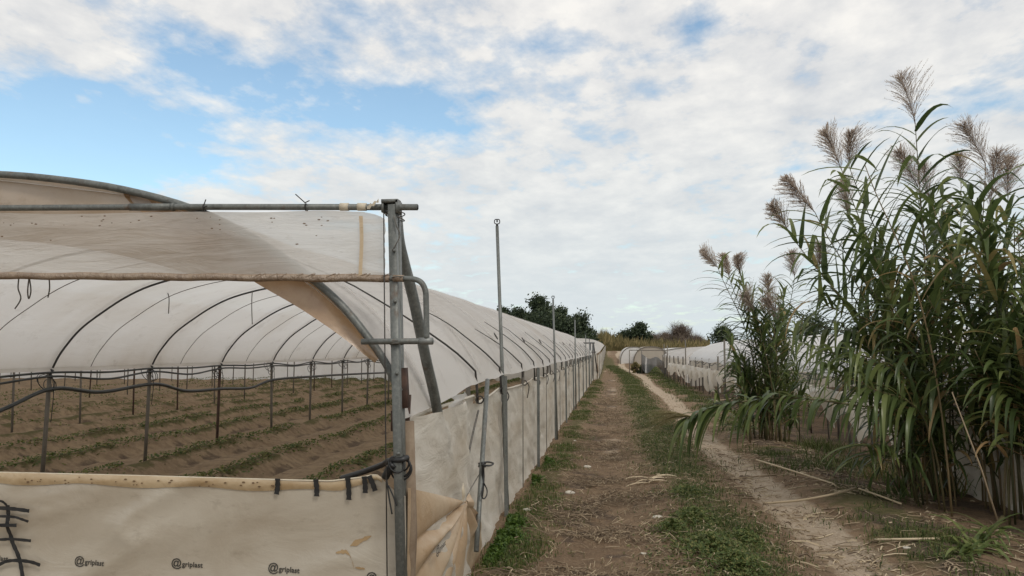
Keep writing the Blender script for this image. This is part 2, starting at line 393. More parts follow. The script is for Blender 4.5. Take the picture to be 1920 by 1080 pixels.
# eave posts on the track side and the rows of inner posts
def rowpost(x, y, top=1.36, r=.023):
    m = MB(); l = U(-.05, .05); l2 = U(-.04, .04)
    m.tube([(x+l*.6, y+l2, h(x, y)-.1), (x+l*.3, y+l2*.5, .6), (x, y, top)], r, 8)
    return m
cnt = 0
for k, y in enumerate(HY):
    rowpost(FX-.14, y, 1.42, .02).build('eave_post', MAT['postm'], gh)
for k, y in enumerate(HY):
    x = FX-.04-SPAN
    p = rowpost(x, y, 1.37, .024).build('support_post', MAT['rust'] if k in (4, ) else MAT['postm'], gh)
    t = MB()
    t.tube([(x-.03, y, 1.28), (x+.03, y, 1.36)], .02, 6); t.tube([(x+.03, y-.02, 1.27), (x-.03, y+.02, 1.38)], .018, 6)
    for q in range(3): t.ring((x+U(-.05, .05), y+U(-.05, .05), 1.22+U(-.05, .05)), U(.04, .08), .005, Vector((U(-1, 1), -1, U(-.4, .4))), 12, 1.6)
    t.tube(catmull([(x+.03, y, 1.3), (x+.06, y, 1.1), (x+.04, y, U(.7, 1.0))], 5), .005, 5)
    t.build('tie', MAT['black'], p)
inner = [(FX-.04-SPAN*j, y) for j in range(2, 7) for y in HY if -(FX-.04-SPAN*j)/y < .9]
inner.sort(key=lambda p: p[0]**2+p[1]**2)
for x, y in inner[:64]:
    rowpost(x, y, 1.37, .022).build('support_post', MAT['rust'] if random.random() < .2 else MAT['postm'], gh)
m = MB()
for x, y in inner[64:90]:
    q = rowpost(x, y, 1.37, .022); m.add(q.v, q.f)
if m.v: tag(m.build('support_post', MAT['postm'], gh), kind='stuff')
# end walls
MB().grid(lambda i, j: (-39.2+38.1*i, 41.25+.04*math.sin(i*90), -.1+1.75*j), 120, 4).build('end_film', MAT['clear'], gh)
MB().grid(lambda i, j: (FX-.04-SPAN*7+.02*math.sin(i*70), YF+37.3*i, -.1+1.4*j), 80, 3).build('end_film', MAT['clear'], gh)
# gusset film under the front hoop and its brown flap
def P4(px, py): return at(px, py, Y=YF+.045)
hp = [(FX-.02-u, EAVE+prof(u)) for u in US]
def gus(i, j):
    u = .42+(SPAN-.84)*i
    top = EAVE+prof(u)-.005
    e = min(u, SPAN-u)
    bot = min(top-.001, max(1.97, EAVE+prof(u)-.36))
    z = top+(bot-top)*j
    return (FX-.02-u, YF+.075+.012*math.sin(i*40+j*3)*math.sin(math.pi*j), z)
MB().grid(gus, 90, 8).build('gusset_film', MAT['gusset'], gh)
def flap(i, j):
    u = .10+1.5*i
    z0 = EAVE+prof(u)
    wdt = (.20*math.sin(math.pi*min(1, i*1.0+.03))**.6)
    return (FX-.03-u-wdt*.62*j, YF+.055+.02*math.sin(j*3)+.01*math.sin(i*30), z0-wdt*.75*j)
MB().grid(flap, 40, 6).build('end_flap', MAT['flap'], gh)
# loose flap of roof film by the brace
def loose(i, j):
    p = at(835+45*i+8*math.sin(j*5), 742+35*j*(.6+.4*i)-8*i, X=FX-.06)
    p.x += .05*math.sin(i*4+j*2); return p
MB().grid(loose, 10, 8).build('loose_film', MAT['clear'], gh)
# corner posts, brace, bracket
PX = FX-.02
fp_t = at(736, 384, Y=YF-.03); fp_b = at(752, 1080, Y=YF-.03)
fp_g = fp_b+(fp_b-fp_t)*((fp_b.z+.1)/(fp_t.z-fp_b.z))
MB().bar(fp_g, fp_t, .041, .041).build('front_post', MAT['galv'], gh)
rp_t = at(742, 400, Y=YF+.07); rp_b = at(762, 1080, Y=YF+.07); rp_b.z = -.1
rr = MB().bar(rp_b, rp_t, .045, .045); rr.build('rear_post', MAT['galv'], gh)
MB().bar(at(753, 690, Y=YF+.062), at(757, 765, Y=YF+.062), .054, .054).build('rust_patch', MAT['rust'], gh)
cb = MB(); c0 = at(738, 384, Y=YF)
cb.bar((c0.x-.045, YF-.005, c0.z-.045), (c0.x-.045, YF-.005, c0.z+.018), .012, .09)
cb.bar((c0.x-.05, YF-.02, c0.z+.012), (c0.x+.035, YF-.02, c0.z+.012), .07, .018, Vector((0, 1, 0)))
cb.bar((c0.x+.03, YF-.01, c0.z-.05), (c0.x+.03, YF-.01, c0.z+.015), .012, .09)
cb.build('bracket', MAT['galv'], gh)
b1 = at(740, 400, X=PX+.03); 
br = [at(744, 405, Y=YF+.13), at(748, 450, Y=YF+.15), at(757, 490, Y=YF+.2), at(775, 560, X=FX-.02), at(798, 670, X=FX+.01), at(820, 770, X=FX+.02)]
e_ = br[-1]+(br[-1]-br[-2])*2.2; e_.x = FX-.0; br.append(e_)
MB().tube(catmull(br, 8), .030, 12).build('brace_pipe', MAT['galv'], gh)
tp = [at(-140, 390.5, Y=YF), at(0, 390, Y=YF), at(330, 388, Y=YF), at(783, 388.5, Y=YF)]
ext = tp[0]+(tp[0]-tp[1]).normalized()*2.9
o = MB().tube([ext]+tp, .0165, 12, cap=True); top_pipe = o.build('top_pipe', MAT['galv'], gh)
sl = MB(); sl.tube([at(243, 388.4, Y=YF), at(322, 388, Y=YF)], .0195, 12); sl.tube([at(322, 388, Y=YF), at(327, 388, Y=YF)], .022, 12); sl.build('pipe_sleeve', MAT['galv'], top_pipe)
eh = MB(); eh.tube([at(781, 388.5, Y=YF), at(783.8, 388.5, Y=YF)], .0135, 12); eh.build('pipe_bore', MAT['black'], top_pipe)
for a, b in ((638, 654), (671, 687)):
    MB().tube([at(a, 388, Y=YF), at(b, 388, Y=YF)], .0205, 12).build('collar', MAT['cream'], top_pipe)
for px, py, dx in ((572, 366, -18), (380, 376, 6)):
    w = MB(); a = at(px, 388, Y=YF-.02)
    w.tube([at(px+dx, py-2, Y=YF-.03), at(px, py+14, Y=YF-.02), at(px+1, 392, Y=YF-.022)], .003, 5)
    w.tube([at(px+8, py+10, Y=YF-.03), at(px, py+14, Y=YF-.02)], .003, 5); w.ring(a+Vector((0, .02, 0)), .019, .0035, Vector((1, 0, 0)))
    w.build('wire_twist', MAT['strap'], top_pipe)
def torn(i, j):
    p = at(688+22*i, 386-12*i+(8*(1-i*.5))*j+2*math.sin(i*17+j*4), Y=YF-.02-.02*math.sin(i*3)); return p
MB().grid(torn, 10, 3).build('torn_film', MAT['cream'], top_pipe)
# crossbar with its bent handle pipe
cbp = [at(678, 640.5, Y=YF-.06), at(812, 639.5, Y=YF-.06)]
xb = MB().tube(cbp, .0155, 12).build('crossbar', MAT['galv'], gh)
MB().tube([at(787, 639.7, Y=YF-.06), at(811, 639.5, Y=YF-.06)], .0185, 12).build('end_socket', MAT['galvl'], xb)
# stakes by the corner
m = MB(); m.tube([(at(765, 0, Y=4.05).x, 4.05, -.1), at(766, 1000, Y=4.05), at(764, 790, Y=4.05)], [.05, .045, .035], 10); m.build('corner_stake', MAT['conc'], gh)
m = MB(); m.bar(at(762, 806, Y=4.12), at(766, 740, Y=4.12), .026, .026); m.build('iron_stake', MAT['rust'], gh)
m = MB(); m.bar(at(737, 808, Y=4.02), at(737, 770, Y=4.02), .02, .02); m.build('iron_stake', MAT['rust'], gh)
for py in (470, 565, 700, 850):
    c = at(737+(py-384)*.023, py, Y=YF-.053); MB().tube([c, c+Vector((0, -.010, 0))], .009, 6).build('bolt', MAT['galv'], gh)
for c, rad in ((at(741, 402, Y=YF+.02), .05), (at(741, 408, Y=YF+.02), .05), (at(745, 640, Y=YF-.04), .036), (at(745, 645, Y=YF-.04), .036), (at(748, 521, Y=YF-.04), .036)):
    MB().ring(c, rad, .003, Vector((U(-.3, .3), .1, 1)), 16).build('wire_tie', MAT['string'], gh)
m = MB()
m.tube(catmull([at(738, 405, Y=YF-.06), at(744, 425, Y=YF-.065), at(750, 440, Y=YF-.06), at(744, 455, Y=YF-.06), at(735, 470, Y=YF-.062)], 6), .003, 5)
m.build('loose_wire', MAT['string'], gh)
# straps pulled from the roof to the fence posts
def roofpt(u, y, off=.02): return Vector((FX-.04-u+ .3*off, y, EAVE+prof(u)+sag(y, u)+off+.02))
eaves = [6.25, 7.6, 9.45, 10.9, 12.3, 13.6, 15, 16.6, 18.2, 19.8, 21.4, 23, 24.6, 26.5, 28.5, 30.5, 32.5, 34.5, 36.5, 38.5]
for k, ye in enumerate(eaves):
    m = MB(); L = 2.25 if k == 0 else U(1.5, 2.4); um = .62 if k == 0 else U(.22, .4)
    pts = [Vector((FX-.02, ye+.03, 1.17)), Vector((FX-.02, ye, 1.28))]+[roofpt(um*(t/12)**1.15, ye-L*t/12) for t in range(13)]
    m.tube(pts, [.012]*2+[.009-.006*t/12 for t in range(13)], 5)
    m.ring((FX-.0, ye, 1.2), .03, .006, Vector((U(-.3, .3), 1, 0)), 10)
    if k % 2 == 0: m.ring(roofpt(.2, ye-L*.45, .03), .05, .005, Vector((1, .3, .5)), 12, .5)
    m.tube(catmull([(FX+.02, ye, 1.22), (FX+.05, ye+.05, 1.15), (FX+.03, ye+.03, U(1.0, 1.1))], 4), .006, 5)
    m.build('strap', MAT['strap'], gh)

# ---------------------------------------------------------------- upper front curtain on a roll pipe
uc = thing('roll_up_curtain', at(300, 520, Y=YF-.03), 'stained translucent film hanging between the top pipe and a rolled-up tube', 'curtain')
def ucf(i, j):
    px = -1500+2222*i
    if px < 0: px0 = px
    top = 399+2*math.sin(px*.013)-(6*math.exp(-((px-600)/90)**2))
    if px > 690: top += 12*(px-690)/32+3*math.sin(px*.9)
    bot = 517+5*sst(0, 730, px)
    p = at(px, top+(bot-top)*j, Y=YF-.03)
    X, Z = p.x, p.z
    w = .03*float(fbm(X*.8+Z*2.2, Z*3.2-X*.5, 4, 21)-.5)*math.sin(math.pi*min(1, j*1.0))+.01*math.sin(X*3)*math.sin(math.pi*j)
    if i > .985: p.x += .010*float(vn(Z*40, 1, 3)-.5)
    p.y += w; return p
uf = MB().grid(ucf, 220, 22).build('film', MAT['upper'], uc)
spots = MB()
for k in range(34):
    px = U(0, 620); py = U(405, 424) if random.random() < .8 else U(424, 470)
    c = at(px, py, Y=YF-.052); r = U(.0025, .006)
    spots.add([c+Vector((r*1.6*math.cos(t), 0, r*.7*math.sin(t)*U(.7, 1.2))) for t in [k2*math.pi/3 for k2 in range(6)]], [(0, 1, 2, 3, 4, 5)])
tag(spots.build('mud_spot', MAT['spot'], uf), kind='stuff')
sm = MB(); sm.grid(lambda i, j: at(673+7*j+1.5*math.sin(i*4), 405+112*i, Y=YF-.052), 14, 2).build('seam_tape', MAT['hem'], uf)
rp = []
for k in range(0, 120):
    px = -1500+2232*k/119; rp.append(at(px, 517.5+4.2*float(sst(0, 735, px)), Y=YF-.035)+Vector((0, 0, .0025*math.sin(px*.05))))
rpm = MB(); rpm.tube(rp, [.0185+.0022*float(vn(k*.9, 2, 8)) for k in range(120)], 12)
for k in range(15):     # spiral wraps of the film
    pts = []
    for q in range(9):
        t = q/8; px = 470+k*16.5+7*math.sin(k*5.1)+(20+8*math.sin(k*3.3))*t; a = -1.2+2.4*t
        c = at(px, 519.5, Y=YF-.035); pts.append(c+Vector((0, -math.cos(a)*.0178, math.sin(a)*.0178)))
    rpm.tube(pts, .0028, 5)
rpm.build('roll_pipe', MAT['roll'], uc)
hd = catmull([at(732, 521.7, Y=YF-.045), at(760, 522.3, Y=YF-.05), at(779, 524, Y=YF-.055), at(791, 531, Y=YF-.06), at(797.5, 545, Y=YF-.06), at(799, 565, Y=YF-.06), at(800, 636, Y=YF-.06)], 8)
MB().tube(hd, .0145, 12).build('handle_pipe', MAT['galv'], uc)
MB().tube([at(738, 521.8, Y=YF-.046), at(757, 522.2, Y=YF-.05)], .0175, 12).build('pipe_wrap', MAT['roll'], uc)

# ---------------------------------------------------------------- lower front sheet
fs = thing('front_sheet', (-2.2, YF, 0), 'tan printed film sheet stretched across the foot of the open front end', 'plastic sheet')
topc = [(-1500, 870), (-300, 880), (0, 887), (250, 893), (530, 901), (620, 903), (680, 896), (705, 890), (722, 903), (745, 926), (760, 930)]
def topy(px):
    for (a, b), (c, d) in zip(topc, topc[1:]):
        if px <= c: return b+(d-b)*(px-a)/(c-a)
    return topc[-1][1]
def fy(X, Z):
    q = 1-abs(2*float(fbm(X*.7+2, Z*2.2-X*.6, 3, 35))-1)
    e = -.03*q**6+.02*float(fbm(X*.9+Z*.9+3, Z*4.2-X*.9, 4, 33)-.5)+.012*math.sin((Z-.2*X)*9)*float(vn(X*.8, Z, 4))
    return YF+.02+e+.02*math.sin(math.pi*min(1, max(0, Z)/.95))
NU, NV = 260, 34
def fsf(i, j):
    px = -1500+2260*i
    t = at(px, topy(px), Y=YF+.02); z = t.z*(1-j)-.06*j
    return (t.x, fy(t.x, z), z)
fsm = MB().grid(fsf, NU, NV).build('film', MAT['front'], fs)
def hem(i, j):
    px = -1500+2215*i
    if px > 640: w = 19-10*(px-640)/75
    else: w = 20+3*math.sin(px*.03)
    yy = topy(px)-1+w*j
    p = at(px, yy, Y=YF+.0)
    p.y = fy(p.x, p.z)-.006-.006*math.sin(math.pi*j); return p
MB().grid(hem, 260, 5).build('hem', MAT['hem'], fsm)
m = MB(); m.tube([at(px, topy(px)-1, Y=YF+.012) for px in range(-1500, 712, 12)], .005, 6); m.build('edge_cord', MAT['cream'], fsm)
spots = MB()
for k in range(36):
    px = U(-20, 520); py = topy(px)+U(4, 17); p = at(px, py, Y=YF); p.y = fy(p.x, p.z)-.0155; r = U(.003, .006)
    spots.add([p+Vector((r*1.6*math.cos(t), 0, r*.8*math.sin(t))) for t in [q*math.pi/3 for q in range(6)]], [(0, 1, 2, 3, 4, 5)])
tag(spots.build('mud_spot', MAT['spot'], fsm), kind='stuff')
def ribbon(name, pix, w, mat, parent, off=-.018, thick=.0018):
    m = MB(); P = []
    for px, py in pix:
        p = at(px, py, Y=YF); p.y = fy(p.x, p.z)+off; P.append(p)
    P = catmull(P, 5); top = []; bot = []
    n = len(P)
    for i, p in enumerate(P):
        t = (P[min(i+1, n-1)]-P[max(0, i-1)]).normalized(); s = Vector((-t.z, 0, t.x))*w/2*(1+.12*math.sin(i*2.1))
        top += [p+s, p-s]; bot += [p+s-Vector((0, thick, 0)), p-s-Vector((0, thick, 0))]
    k = len(top); vs = bot+top
    f = []
    for i in range(n-1):
        a = 2*i; f += [(a, a+1, a+3, a+2), (k+a, k+a+2, k+a+3, k+a+1), (a, a+2, k+a+2, k+a), (a+1, k+a+1, k+a+3, a+3)]
    f += [(0, k, k+1, 1), (2*n-2, 2*n-1, k+2*n-1, k+2*n-2)]
    m.add(vs, f); return m.build(name, mat, parent, smooth=False)
for a, b in (((521, 897), (518, 927)), ((592, 899), (593, 931)), ((652, 895), (653, 938)), ((683, 893), (684, 925)), ((692, 892), (703, 921))):
    mid = ((a[0]+b[0])/2+1, (a[1]+b[1])/2)
    ribbon('tape_strip', [a, mid, b], .026, MAT['black'], fsm)
def logo(parent, fn, size, label=True):
    m = MB(); x = 0
    for body, sc, dz, adv in (('@', 1.6, -.14, 1.0), ('griplast', 1.0, -.06, 0)):
        cu = bpy.data.curves.new('t', 'FONT'); cu.body = body; cu.size = size*sc; cu.resolution_u = 3; cu.offset = size*.03; cu.space_character = 1.06
        ob = bpy.data.objects.new('t', cu); COL.objects.link(ob)
        bpy.context.view_layer.update()
        me = bpy.data.meshes.new_from_object(ob.evaluated_get(bpy.context.evaluated_depsgraph_get()))
        vs = [(v.co.x+x, v.co.y+dz*size) for v in me.vertices]
        m.add([fn(u, v) for u, v in vs], [tuple(p.vertices) for p in me.polygons])
        x = max(u for u, v in vs)+size*.05
        bpy.data.objects.remove(ob); bpy.data.curves.remove(cu); bpy.data.meshes.remove(me)
    return m.build('logo_print', MAT['ink'], parent, smooth=False)
for px, py in ((-48, 1050), (133, 1058), (312, 1064), (495, 1073), (682, 1090), (-225, 1046)):
    o3 = at(px, py, Y=YF)
    def fn(u, v, o3=o3):
        X = o3.x+u; Z = o3.z+v-.03*u; return (X, fy(X, Z)-.004, Z)
    logo(fsm, fn, .036)
# ochre mud stains on the sheet
m = MB()
for pts, w in (([(652, 1027), (668, 1019), (692, 1008)], 4.5), ([(625, 1040), (645, 1038), (655, 1050), (660, 1070)], 5), ([(662, 1068), (680, 1070)], 3)):
    P = [Vector((a, b, 0)) for a, b in pts]; P = catmull(P, 6)
    n = len(P); vs = []
    for i, p in enumerate(P):
        ww = w*math.sin(math.pi*(i+.5)/n)*(.6+.8*random.random())
        for s in (-1, 1):
            q = at(p.x+s*ww*.4, p.y+s*ww, Y=YF); q.y = fy(q.x, q.z)-.004; vs.append(q)
    m.add(vs, [(2*i, 2*i+1, 2*i+3, 2*i+2) for i in range(n-1)])
m.build('mud_stain', MAT['mudstain'], fsm)
# black tape lacing at the left edge, mending a tear
lace = thing('tape_lacing', at(20, 1080, Y=YF-.03), 'black tape strips lacing up a vertical tear at the left of the tan sheet', 'tape')
def rib2(name, pix, w, mt='black', off=-.022): ribbon(name, pix, w, MAT[mt], lace, off)
rib2('tape_spine', [(18, 946), (18, 965), (16, 985), (18, 1005), (22, 1020), (32, 1042), (37, 1060), (42, 1085)], .022)
rib2('tape_strip', [(-40, 950), (0, 951), (30, 953), (59, 957)], .019, off=-.028)
rib2('tape_strip', [(-40, 968), (0, 967), (30, 968), (45, 971), (57, 977)], .013, off=-.028)
rib2('tape_strip', [(-30, 984), (0, 983), (34, 984)], .018, off=-.028)
rib2('tape_strip', [(-40, 1012), (0, 1012), (22, 1011), (58, 1014)], .015, off=-.028)
rib2('tape_strip', [(-20, 1070), (8, 1054), (32, 1051), (58, 1054), (75, 1060)], .017, off=-.028)
rib2('tape_strip', [(-5, 940), (8, 938), (16, 944), (20, 952)], .012, off=-.026)

# film wrapped round the corner and gathered to a knot
K = at(869, 940, X=FX+.045)
bnd = [(YF+.07, .90), (YF+.07, .6), (YF+.07, .3), (YF+.07, -.05), (4.7, -.05), (5.4, -.02), (6.1, .0), (6.28, .06), (6.2, .2)]
def bpt(i):
    q = i*(len(bnd)-1); k = min(int(q), len(bnd)-2); t = q-k
    return bnd[k][0]+(bnd[k+1][0]-bnd[k][0])*t, bnd[k][1]+(bnd[k+1][1]-bnd[k][1])*t
def fan(i, j):
    y, z = bpt(i); t = j
    amp = .065*math.sin(math.pi*min(1, t*1.02))**.7*(1 if t < .5 else .7+.3*(1-t))
    ph = i*46+3*float(vn(i*9, 1, 2))
    dx = amp*(abs(math.sin(ph*.5))*1.2-.5)*(.45+.9*float(vn(i*13, 5, 5)))
    zz = K.z+(z-K.z)*t; yy = K.y+(y-K.y)*t
    return (K.x+.01-.035*t+dx+.012*(t < .05), yy, zz)
fan_o = MB().grid(fan, 170, 26).build('gathered_film', MAT['fan'], fs)
tuft = MB()
def tf(i, j):
    a = i*2*math.pi; r = .012+.035*math.sin(math.pi*min(1, j*.9))*(1+.3*math.sin(a*3+j*4)+.25*float(vn(a*2, j*4, 3)))
    return K+Vector((.02+r*.7*math.cos(a), .02+.12*j, -.01+r*math.sin(a)-.02*j))
tuft.grid(tf, 20, 8)
tuft.build('knot_tuft', MAT['fan'], fan_o)
k2 = at(860, 925, X=FX+.04); tuft = MB()
def tf2(i, j):
    a = i*2*math.pi; r = .01+.025*math.sin(math.pi*min(1, j*.9))*(1+.35*math.sin(a*2+j*5))
    return k2+Vector((.02+r*.6*math.cos(a), r*math.sin(a)+.01*j, -.06+.13*j))
tuft.grid(tf2, 16, 8); tuft.build('knot_tuft', MAT['cream'], fan_o)
o3 = at(806, 1040, X=FX+.05)
d1 = Vector((0, .73, .68)); d2 = Vector((0, -.68, .73))
yv = at(826, 1018, X=FX+.05)-o3
def fl(u, v):
    p = o3+yv.normalized()*u*1.5+Vector((0, -yv.normalized().z, yv.normalized().y))*v*1.2; p.x = FX+.085; return p
logo(fan_o, fl, .034)

# ---------------------------------------------------------------- side film fence
sf = thing('film_fence', (FX, 22, 0), 'long waist-high white film fence along the left edge of the dirt track', 'fence')
def stop(y):
    if y < 6.3:
        px = 1150+FX*F/y
        pts = [(YF+.1, 1.20), (4.35, 1.23), (4.9, 1.235), (5.5, 1.235), (6.3, 1.235)]
        for (a, b), (c, d) in zip(pts, pts[1:]):
            if y <= c: return b+(d-b)*(y-a)/(c-a)
    k = ((y-7.6)/3.25) % 1
    return 1.25-.06*math.sin(math.pi*k)**.7-.05*float(vn(y*1.1, 3, 2))
def sff(i, j):
    y = YF+.1+(41-YF-.1)*i**1.5
    zt = stop(y); zb = h(FX+.02, y)-.04
    z = zt+(zb-zt)*j
    k = ((y-7.6)/3.25)
    al = .8*y-.6*z; ac = .6*y+.8*z
    w = .05*float(fbm(y*.8+z*.5, z*2.2-y*.55, 3, 51)-.5)+.05*float(fbm(al*.7, ac*4.2, 4, 57)-.5)+.025*float(fbm(y*.7, z*9, 3, 58)-.5)
    q = 1-abs(2*float(fbm(al*.6, ac*2.6, 3, 63))-1); w += .04*q**7
    q = 1-abs(2*float(fbm(al*.5+9, (.3*y+z)*3.4, 3, 67))-1); w += .025*q**8
    w = max(-.06, min(.05, w))
    w += .10*float(sst(4.2, 4.7, y)*(1-sst(5.4, 5.95, y)))
    return (FX-.06+w*(.9)-.01*(1-j)+.05*max(0, j-.9)*10*.6, y, z)
sfo = MB().grid(sff, 520, 34).build('film', MAT['side'], sf)
tp_ = MB(); tp_.tube([(FX-.05, y, stop(y)-.005) for y in np.arange(YF+.15, 40.9, .2)], .011, 6); tp_.build('top_hem', MAT['side'], sfo)
PY = [7.6+3.25*k for k in range(11)]
for k, y in enumerate(PY):
    m = MB(); top = 1.33+U(-.03, .03)
    m.bar((FX+.035, y, h(FX, y)-.1), (FX+.03+U(-.01, .01), y, top), .036, .036); m.build('post', MAT['galv'], sf, smooth=False)
m = MB(); m.tube([at(893, 1034, X=FX+.10), at(899, 940, X=FX+.09), at(914, 712, X=FX+.05)], .018, 10); lean = m.build('post', MAT['galv'], sf)
for k, y in enumerate([9.3, 12.6, 15.8, 19.0, 22.2]):
    MB().tube([(FX-.0, y, h(FX, y)-.1), (FX-.0, y, 1.27)], .006, 6).build('thin_wire_post', MAT['postm'], sf)
m = MB(); m.tube(catmull([at(897, 770, X=FX-.01), at(885, 820, X=FX+.0), at(874, 880, X=FX+.01), at(864, 925, X=FX+.03)], 6), [.008]*18+[.015], 6); m.build('twisted_cord', MAT['string'], sf)
# dark ties on the fence posts
cords = thing('black_cord', at(905, 930, X=FX+.08), 'looped black cord knotted round the leaning fence post nearest the camera', 'cord')
m = MB()
m.tube(catmull([at(903, 868, X=FX+.09), at(915, 866, X=FX+.11), at(925, 869, X=FX+.12), at(918, 873, X=FX+.12), at(904, 872, X=FX+.1)], 6), .007, 6)
m.tube(catmull([at(905, 868, X=FX+.1), at(906, 890, X=FX+.1), at(905, 915, X=FX+.1), at(902, 935, X=FX+.09)], 5), .012, 6)
for r in (0, 1, 2): m.ring(at(904, 869+3*r, X=FX+.065), .026, .006, Vector((0, .1, 1)), 12)
m.build('tie', MAT['black'], cords)
m = MB(); m.tube(catmull([at(907, 905, X=FX+.11), at(913, 918, X=FX+.13), at(912, 930, X=FX+.13), at(906, 935, X=FX+.12), at(903, 925, X=FX+.11), at(908, 908, X=FX+.11)], 6), .005, 6); m.build('loop', MAT['black'], cords)
m = MB(); m.tube([at(903, 882, X=FX+.07), at(870, 938, X=FX+.06)], .004, 5); m.build('guy_line', MAT['string'], cords)
cc = thing('cable_coil', at(745, 905, Y=YF-.08), 'black cable coil hung on the grey corner post above the tan sheet', 'cable')
m = MB()
c = at(743, 878, Y=YF-.01)
for r in range(5): m.ring(c+Vector((U(-.02, .03), U(-.05, .06), U(-.03, .03))), U(.03, .056), .005, Vector((U(-.4, .4), 1, U(-.2, .2))), 16, U(.8, 1.3))
m.build('coil', MAT['black'], cc)
m = MB(); m.tube(catmull([at(640, 897, Y=YF+.2), at(680, 885, Y=YF+.15), at(715, 872, Y=YF+.05), at(730, 864, Y=YF-.02), at(752, 862, Y=YF-.05), at(764, 858, Y=YF-.02)], 6), .015, 8)
m.tube(catmull([at(722, 895, Y=YF-.02), at(730, 880, Y=YF-.04), at(738, 870, Y=YF-.05)], 5), .02, 8); m.build('cable', MAT['black'], cc)
m = MB(); m.tube(catmull([at(725, 900, Y=YF-.06), at(729, 930, Y=YF-.06), at(735, 964, Y=YF-.06)], 5), .004, 5); m.tube(catmull([at(728, 910, Y=YF-.06), at(738, 932, Y=YF-.06), at(744, 948, Y=YF-.06)], 5), .004, 5); m.build('loose_end', MAT['black'], cc)
m = MB(); m.tube([at(719.5, 400, Y=YF-.06), at(722, 700, Y=YF-.065), at(726, 1095, Y=YF-.06)], .0035, 6)
tag(m.build('hanging_rope', MAT['strap'], None), 'thin dark rope hanging straight down just left of the corner post', 'rope')

# sprinkler poles standing behind the fence
SP = [((944, 760), (932, 424), 7.75), ((1041, 700), (1037, 562), 14.1), ((1079, 690), (1078, 600), 21.2), ((1099, 690), (1098, 628), 30.5), ((1105.5, 690), (1105, 637), 36)]
SL = ['tall grey sprinkler pole with a forked head, nearest the camera', 'sprinkler pole second nearest along the film fence', 'thin sprinkler pole third along the fence, before the dark trees', 'small far sprinkler pole in front of the dry reeds', 'farthest tiny sprinkler pole by the far gate frame']
for (b, t, y), lb in zip(SP, SL):
    pb = at(b[0], b[1], Y=y); pt = at(t[0], t[1], Y=y); pg = pb+(pb-pt)*((pb.z+.05)/(pt.z-pb.z))
    th = thing('sprinkler_pole', pg, lb, 'pole', 'sprinkler poles along the left fence')
    MB().tube([pg, pb, pt], [.02, .019, .016], 10).build('pole', MAT['galv'], th)
    m = MB(); m.tube([pt, pt+Vector((0, 0, .025))], .012, 8)
    for s in (-1, 1): m.tube(catmull([pt+Vector((0, 0, .02)), pt+Vector((s*.024, 0, .03)), pt+Vector((s*.026, 0, .055)), pt+Vector((s*.018, 0, .068))], 4), .005, 6)
    m.tube([pt+Vector((-.02, 0, .068)), pt+Vector((.02, 0, .068))], .005, 6); m.tube([pt+Vector((0, 0, .04)), pt+Vector((0, 0, .068))], .008, 6)
    m.build('sprinkler_head', MAT['black'], th)

# hoses along the inner posts
xh = FX-.04-SPAN+.04
def hose(pts, r, label):
    m = MB(); m.tube(catmull(pts, 8), r, 8); tag(m.build('hose', MAT['hose']), label, 'hose')
pp = [at(-200, 850, X=xh), at(0, 770, X=xh), at(98, 729, X=xh), at(190, 735, X=xh), at(290, 720, X=xh), at(350, 733, X=xh), at(417, 729, X=xh), at(470, 727, X=xh), at(513, 712, X=xh), at(586, 706, X=xh), at(650, 702, X=xh), at(740, 698, X=xh)]
hose(pp, .024, 'thick black hose sagging from post to post across the tunnel opening')
for dz, rr_, lb in ((0, .013, 'thin black hose looped along the post tops under the roof edge, upper one'), (-.045, .013, 'thin black hose looped along the post tops under the roof edge, lower one')):
    pts = []
    for y in [6.5]+HY[2:16]:
        pts.append((xh+.0, y, 1.33+dz)); pts.append((xh+.02, y+1, 1.33+dz-U(.015, .07)))
    pts[0] = (xh, 6.5, 1.22+dz)
    hose(pts, rr_, lb)
# dangling strings
for (px, y0, pts, y, lb) in (
    (36, 518, [(36, 518), (34, 540), (39, 560), (28, 579)], 4.2, 'kinked dark string hanging from the roll tube at far left'),
    (55, 518, [(55, 518), (52, 545), (54, 560), (58, 545), (55, 520)], 4.2, 'looped string hanging from the roll tube at far left'),
    (92, 518, [(92, 518), (93, 540), (90, 558)], 4.2, 'short straight string hanging from the roll tube at left'),
    (318, 525, [(318, 525), (314, 545), (317, 560), (316, 588)], 9.1, 'forked pale string hanging under a dark roof hoop'),
    (473, 540, [(473, 545), (472, 570), (473, 608)], 10.0, 'thin string hanging behind the roll tube near the brown flap')):
    m = MB(); m.tube(catmull([at(a, b, Y=y) for a, b in pts], 6), .004 if y < 5 else .006, 5)
    tag(m.build('string', MAT['string']), lb, 'string', 'strings dangling in the tunnel mouth')

# ---------------------------------------------------------------- second left greenhouse beyond, with its gate frame
g2 = thing('greenhouse', (FX-3, 42, 0), 'distant white greenhouse at the far end of the left row, beyond the gate frame', 'greenhouse')
roof(MB(), FX+.1, 42.2, 84, 1.0, base=lambda y: h(-1, y)*.55, wob=.5, rise=.62).build('roof_film', MAT['roof'], g2)
roof(MB(), FX+.1-SPAN, 42.2, 84, 2.0, base=lambda y: h(-1, y)*.55, rise=.62).build('roof_film', MAT['roof'], g2)
def s2(i, j):
    y = 42+42*i; zb = h(FX, y)-.05; zt = h(-1, y)*.55+1.3
    return (FX+.25+.03*math.sin(y*3)+.02*math.sin(j*7+y), y, zb+(zt-zb)*j)
MB().grid(s2, 80, 6).build('side_film', MAT['side'], g2)
MB().grid(lambda i, j: (FX+.2-SPAN*2*i, 42.15, max(h(FX, 42), 0)-.05+(1.35+prof((i*2 % 1)*SPAN, .62))*j), 40, 4).build('end_film', MAT['side'], g2)
